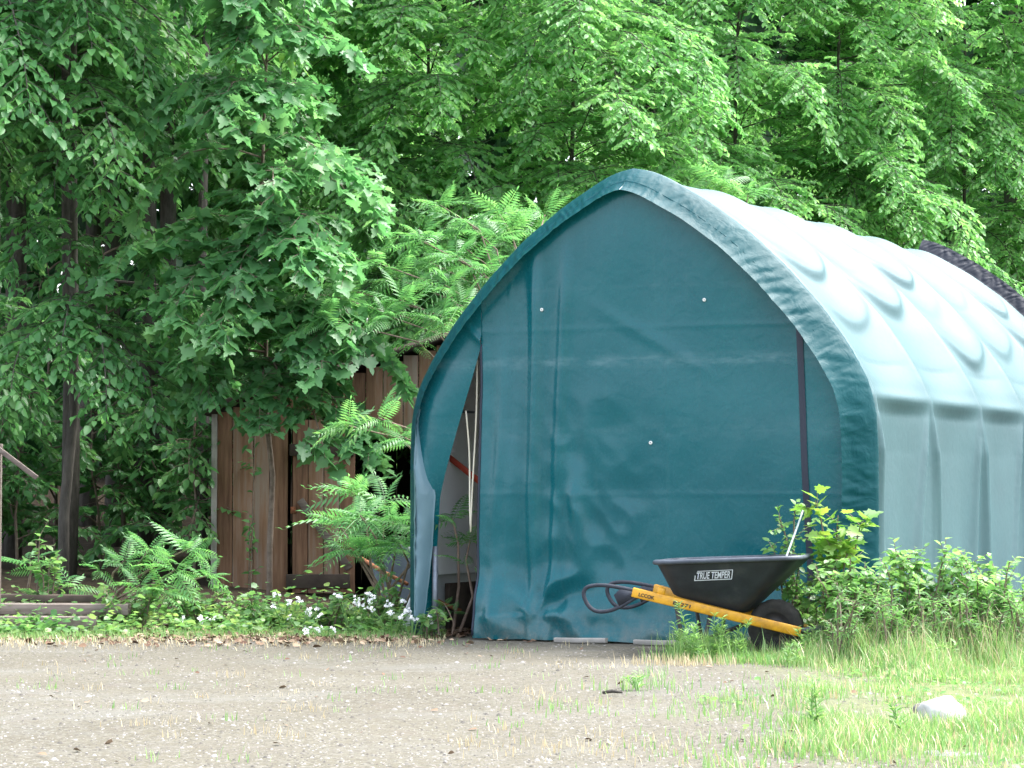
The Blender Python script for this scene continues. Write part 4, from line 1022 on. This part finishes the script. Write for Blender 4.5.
fl_=[(352,632,17.6,.27,6,'tallest white flower plant, below the bright sumac'),(374,632,17.5,.25,7,'white flower plant between the sumac stem and the garage corner'),(392,636,17.2,.22,7,'white flower plant drooping beside the torn white cloth'),(412,638,17.0,.14,6,'white flower plant nearest the garage corner opening'),(285,630,17.8,.24,5,'white flower plant in front of the left edge of the shed door'),(300,633,17.5,.16,5,'white flower plant on the gravel edge below the shed door'),(325,640,16.9,.07,5,'low white flower plant creeping onto the gravel'),(196,632,17.7,.10,4,'white flower plant leftmost, at the end of the dark sumac')]
for i,(px,py,Y,h,hd,l) in enumerate(fl_): flower_plant(l,wpos(px,py,Y)*[1,1,0],300+i,h,hd,gf)

# horseweed-like feathery weeds
def feather_weed(label,loc,seed,h,group):
    rng=np.random.default_rng(seed); root=thing('feathery_weed',label,'weed',loc,0,group); sm=MB(); L=Leaves()
    for s in range(int(rng.integers(2,4))):
        o=np.array([rng.normal(0,.02),rng.normal(0,.02),0]); t=o+[rng.normal(0,.05)*h/.2,rng.normal(0,.03),h*rng.uniform(.65,1.1)]
        sm.tube([o,t],[.004,.002],5,cap=False); k=int(h*170); tt=rng.uniform(.1,1,k); ph=np.arange(k)*2.399
        D=np.stack([np.cos(ph),np.sin(ph),rng.uniform(.4,1.0,k)],1); L.add(o+(t-o)*tt[:,None],D,np.tile([0,0,1.],(k,1))+rng.normal(0,.2,(k,3)),(.075-.03*tt)*rng.uniform(.7,1.2,k))
    sm.build('stem',M['weed'],root); cr=MB(); L.put(cr,T_LANCE,rng); cr.build('foliage',M['weed'],root); return root
gw='feathery weeds by the wheelbarrow'
fw_=[(703,661,.22,'low feathery weed between the two at the wheelbarrow leg'),(742,660,.12,'low feathery weed under the yellow rail, left of the tyre'),(692,659,.33,'feathery weed in front of the wheelbarrow leg, left of it'),(714,660,.28,'feathery weed just right of the wheelbarrow leg'),(733,659,.24,'feathery weed rising before the middle of the yellow rail'),(788,666,.16,'feathery weed in front of the tyre'),(812,660,.20,'feathery weed at the nose of the wheelbarrow'),(635,640,.18,'lone feathery weed before the tarp hem left of the wheelbarrow'),(822,728,.22,'feathery weed standing alone on the gravel at lower right'),(676,658,.14,'small feathery weed left of the wheelbarrow leg'),(905,735,.14,'feathery weed left of the white stone'),(640,690,.10,'sparse feathery weed on the gravel below the grips'),(880,652,.34,'tall feathery weed before the gap between two brambles'),(925,650,.38,'tall feathery weed left of the tallest grass clump'),(965,650,.36,'tall feathery weed right of the tallest grass clump'),(1000,655,.34,'tall feathery weed near the right edge'),(940,668,.20,'short feathery weed below the tallest grass clump'),(868,640,.30,'feathery weed in front of the bramble below the young maple'),(900,640,.34,'feathery weed before the wide bramble')]
for i,(px,py,h,l) in enumerate(fw_): q=gp_(px,py); feather_weed(l,(q[0],q[1],0),400+i,h,gw)

# ---------------------------------------------------------------- grass and litter
BL=dict(v=np.array([[0,.035,0],[0,-.035,0],[.10,.026,.5],[.10,-.026,.5],[.34,0,.96]]),f=[(0,1,3,2),(2,3,4)])
def blades(mb,rng,x,y,h,mi=0,lean=.5,wid=1.0):
    n=len(x); ph=rng.uniform(0,6.283,n); c,s=np.cos(ph),np.sin(ph)
    Rm=np.zeros((n,3,3)); ln=rng.uniform(.2,1.6,n)*lean
    wv=.0026/np.maximum(h,.03)/.035*wid*rng.uniform(.6,1.3,n)*1.0
    Rm[:,0,0]=c*h*ln*2; Rm[:,1,0]=s*h*ln*2; Rm[:,0,1]=-s*wv*h; Rm[:,1,1]=c*wv*h; Rm[:,2,2]=h
    mb.inst(BL,Rm,np.stack([x,y,ground_z(x,y)],1),mi)
rng=np.random.default_rng(9); gm_=MB()
n=200000; y=rng.uniform(8.6,16.2,n); x=rng.uniform(-.2,4.2,n)
ntex=np.array([mnoise.noise(Vector((a*1.1,b_*.8,2.)))+.6*mnoise.noise(Vector((a*3.3,b_*2.6,5.))) for a,b_ in zip(x,y)])
dens=sstep(1.0,2.7,x+1.1*ntex-.05*(y-12))*np.clip(.62+1.1*ntex,.06,1)
dens=np.maximum(dens,sstep(13.9,14.6,y)*sstep(1.0,1.9,x+.3*ntex))
dens=np.maximum(dens,.45*sstep(1.1,1.9,x)*(y<10.6))
frontY=O[1]+(x-O[0])*uG[1]/uG[0]-.12
sideX=O[0]+1.70*uG[0]; inside=(y>frontY)&(x<2.32+.49*(y-15.8))
keep=(rng.random(n)<dens)&~inside
x,y,ntex=x[keep],y[keep],ntex[keep]; h=rng.uniform(.02,.065,len(x))*(1+.8*np.clip(ntex,-.5,1))
h*=1+5.0*sstep(13.4,14.9,y)*sstep(1.3,2.2,x)*rng.uniform(.1,1,len(x))**1.5
dry=rng.random(len(x))<.22
blades(gm_,rng,x[~dry],y[~dry],h[~dry],0); blades(gm_,rng,x[dry],y[dry],h[dry]*1.05,1,lean=.9)
# patches by the wheelbarrow, and sparse tufts over the gravel
for (px,py,k,sx_,sy_,hh) in ((705,659,520,.12,.08,.15),(680,659,160,.10,.08,.08),(745,662,420,.16,.08,.06),(690,664,250,.2,.12,.06),(785,664,420,.14,.08,.055),(640,688,110,.14,.15,.07),(735,705,300,.25,.5,.05),(560,708,60,.1,.2,.05),(850,660,500,.3,.2,.10),(590,745,160,.3,.25,.035),(760,745,300,.3,.3,.04),(815,725,240,.1,.2,.07)):
    q=gp_(px,py); xx=rng.normal(q[0],sx_,k); yy=rng.normal(q[1],sy_,k); blades(gm_,rng,xx,yy,hh*rng.uniform(.5,1.4,k),0 if rng.random()<.8 else 1)
for _ in range(90):
    yy0=rng.uniform(9.2,16.6); xx0=rng.uniform(-.2*yy0,.05*yy0); 
    if yy0>16.4 and xx0>-.8: continue
    k=int(rng.integers(3,14)); blades(gm_,rng,rng.normal(xx0,.05,k),rng.normal(yy0,.06,k),rng.uniform(.015,.05,k),int(rng.random()<.45))
# verge between gravel and shrubs at left
k=5200; xx=rng.uniform(-4.4,-.45,k); yy=17.2+rng.normal(0,.22,k)+.5*np.array([mnoise.noise(Vector((a*1.2,0,3))) for a in xx]); blades(gm_,rng,xx,yy,rng.uniform(.02,.07,k),0)
k=2600; xx=rng.uniform(-4.4,-.45,k); yy=16.6+rng.normal(0,.35,k); blades(gm_,rng,xx,yy,rng.uniform(.015,.05,k),1,lean=1.0)
o=gm_.build('grass',[M['grass'],M['dry']]); tag(o,'short yellow green grass thinning out onto the gravel','grass',kind='stuff')
lw=MB(); L=Leaves(); k=5200; yy=rng.uniform(8.7,15,k); xx=rng.uniform(.4,4,k); nn=np.array([mnoise.noise(Vector((a*1.6,b_*1.3,8.))) for a,b_ in zip(xx,yy)]); ok=rng.random(k)<sstep(1.1,2.8,xx+1.2*nn)*np.clip(.4+1.3*nn,0,1); xx,yy=xx[ok],yy[ok]; k=len(xx); a=rng.uniform(0,6.283,k)
L.add(np.stack([xx,yy,ground_z(xx,yy)+rng.uniform(.004,.035,k)],1),np.stack([np.cos(a),np.sin(a),rng.uniform(-.2,.5,k)],1),rng.normal(0,.3,(k,3))+[0,0,1],rng.uniform(.018,.04,k)); L.put(lw,T_ROUND,rng)
o=lw.build('lawn_weeds',M['rasp']); tag(o,'small broad leaved weeds mixed into the grass at lower right','ground cover',kind='stuff')
# sedge clumps: things
def sedge(label,loc,seed,h,n,group='tall grass clumps'):
    rng=np.random.default_rng(seed); root=thing('grass_clump',label,'grass',loc,0,group); mb=MB(); db=MB()
    for mbx,k,hh in ((mb,n,h),(db,n//4,h*1.05)):
        for i in range(k):
            a=rng.uniform(0,6.283); e=rng.uniform(.15,.9); H=hh*rng.uniform(.6,1.1); o=np.array([rng.normal(0,.04),rng.normal(0,.04),0]); dr=np.array([math.cos(a),math.sin(a),0]); w_=.0045
            sd_=np.array([-math.sin(a),math.cos(a),0])*w_
            P=[]
            for t in (0,.35,.7,1.0):
                c=o+dr*H*e*t*t*.9+np.array([0,0,H*(t-.35*e*t*t)]); P.append([c+sd_*(1-t*.9),c-sd_*(1-t*.9)])
            mbx.grid(np.array(P))
    mb.build('green_blades',M['grass'],root); db.build('dry_blades',M['dry'],root); return root
for i,(px,py,h,n,l) in enumerate([(950,628,.46,150,'tallest arching grass clump with pale dry blades, before the side wall'),(985,632,.40,110,'arching grass clump right of the tallest one'),(860,652,.28,110,'grass clump in front of the bramble below the young maple'),(885,655,.16,90,'short bright grass tuft at the edge of the gravel'),(1010,640,.30,100,'grass clump at the right edge')]):
    q=gp_(px,py+12); sedge(l,(q[0],q[1],0),500+i,h,n)
# low ground cover at left: uncountable
lc=MB(); L=Leaves(); k=9000; xx=rng.uniform(-4.3,-.6,k); yy=rng.uniform(17.25,19.3,k); ok=np.array([mnoise.noise(Vector((a*2.2,b_*2.6,1.)))+.5*mnoise.noise(Vector((a*6,b_*6,4.))) for a,b_ in zip(xx,yy)])>rng.uniform(-.25,.25,k); xx,yy=xx[ok],yy[ok]; k=len(xx); zz=np.abs(rng.normal(0,.07,k))*(.5+np.clip(yy-17.2,0,1))+.015
a=rng.uniform(0,6.283,k); L.add(np.stack([xx,yy,zz],1),np.stack([np.cos(a),np.sin(a),rng.uniform(-.3,.5,k)],1),rng.normal(0,.3,(k,3))+[0,0,1],rng.uniform(.035,.075,k)); L.put(lc,T_ROUND,rng)
o=lc.build('ground_cover',M['ground_leaf']); tag(o,'low leafy ground cover in front of the shed','ground cover',kind='stuff')
# dead leaves
lt=MB(); L=Leaves(); k=1700; xx=np.concatenate([rng.normal(-1.55,.55,600),rng.uniform(-4.3,-.4,700),rng.uniform(-.65,-.3,400)]); yy=np.concatenate([rng.normal(16.75,.3,600),rng.normal(17.3,.5,700),rng.uniform(17.1,18.2,400)])
a=rng.uniform(0,6.283,k); L.add(np.stack([xx,yy,ground_z(xx,yy)+.008+rng.uniform(0,.012,k)],1),np.stack([np.cos(a),np.sin(a),rng.normal(0,.15,k)],1),rng.normal(0,.25,(k,3))+[0,0,1],rng.uniform(.03,.065,k)); L.put(lt,T_ROUND,rng)
k=110; xx=rng.uniform(-2.6,3.2,k); yy=rng.uniform(9,16,k); L=Leaves(); a=rng.uniform(0,6.283,k); L.add(np.stack([xx,yy,ground_z(xx,yy)+.008],1),np.stack([np.cos(a),np.sin(a),rng.normal(0,.1,k)],1),rng.normal(0,.2,(k,3))+[0,0,1],rng.uniform(.02,.045,k)); L.put(lt,T_ROUND,rng)
o=lt.build('leaf_litter',M['litter']); tag(o,'brown dead leaves along the edge of the gravel','dead leaves',kind='stuff')
# pebbles
PB=dict(v=np.array([[1,0,0],[.3,.9,.05],[-.8,.5,0],[-.7,-.6,.05],[.4,-.9,0],[.2,.3,.62],[-.3,-.2,.58],[.4,-.3,.5]]),f=[(0,1,5),(1,2,5),(2,6,5),(2,3,6),(3,4,6),(4,7,6),(4,0,7),(0,5,7),(5,6,7)])
k=30000; y=8.8+7.8*rng.random(k)**1.3; x=rng.uniform(-.22,.16,k)*y; s=rng.lognormal(-5.65,.5,k); s=np.clip(s,.0015,.018)
ph=rng.uniform(0,6.283,k); Rm=np.zeros((k,3,3)); Rm[:,0,0]=np.cos(ph)*s;Rm[:,0,1]=-np.sin(ph)*s;Rm[:,1,0]=np.sin(ph)*s;Rm[:,1,1]=np.cos(ph)*s;Rm[:,2,2]=s
pb=MB(); ok=~((y>O[1]+(x-O[0])*uG[1]/uG[0]-.25)&(x>-.8)); pb.inst(PB,Rm[ok],np.stack([x,y,ground_z(x,y)-.001],1)[ok]); o=pb.build('gravel',M['pebble']); tag(o,'loose grey gravel scattered over the yard','gravel',kind='stuff')
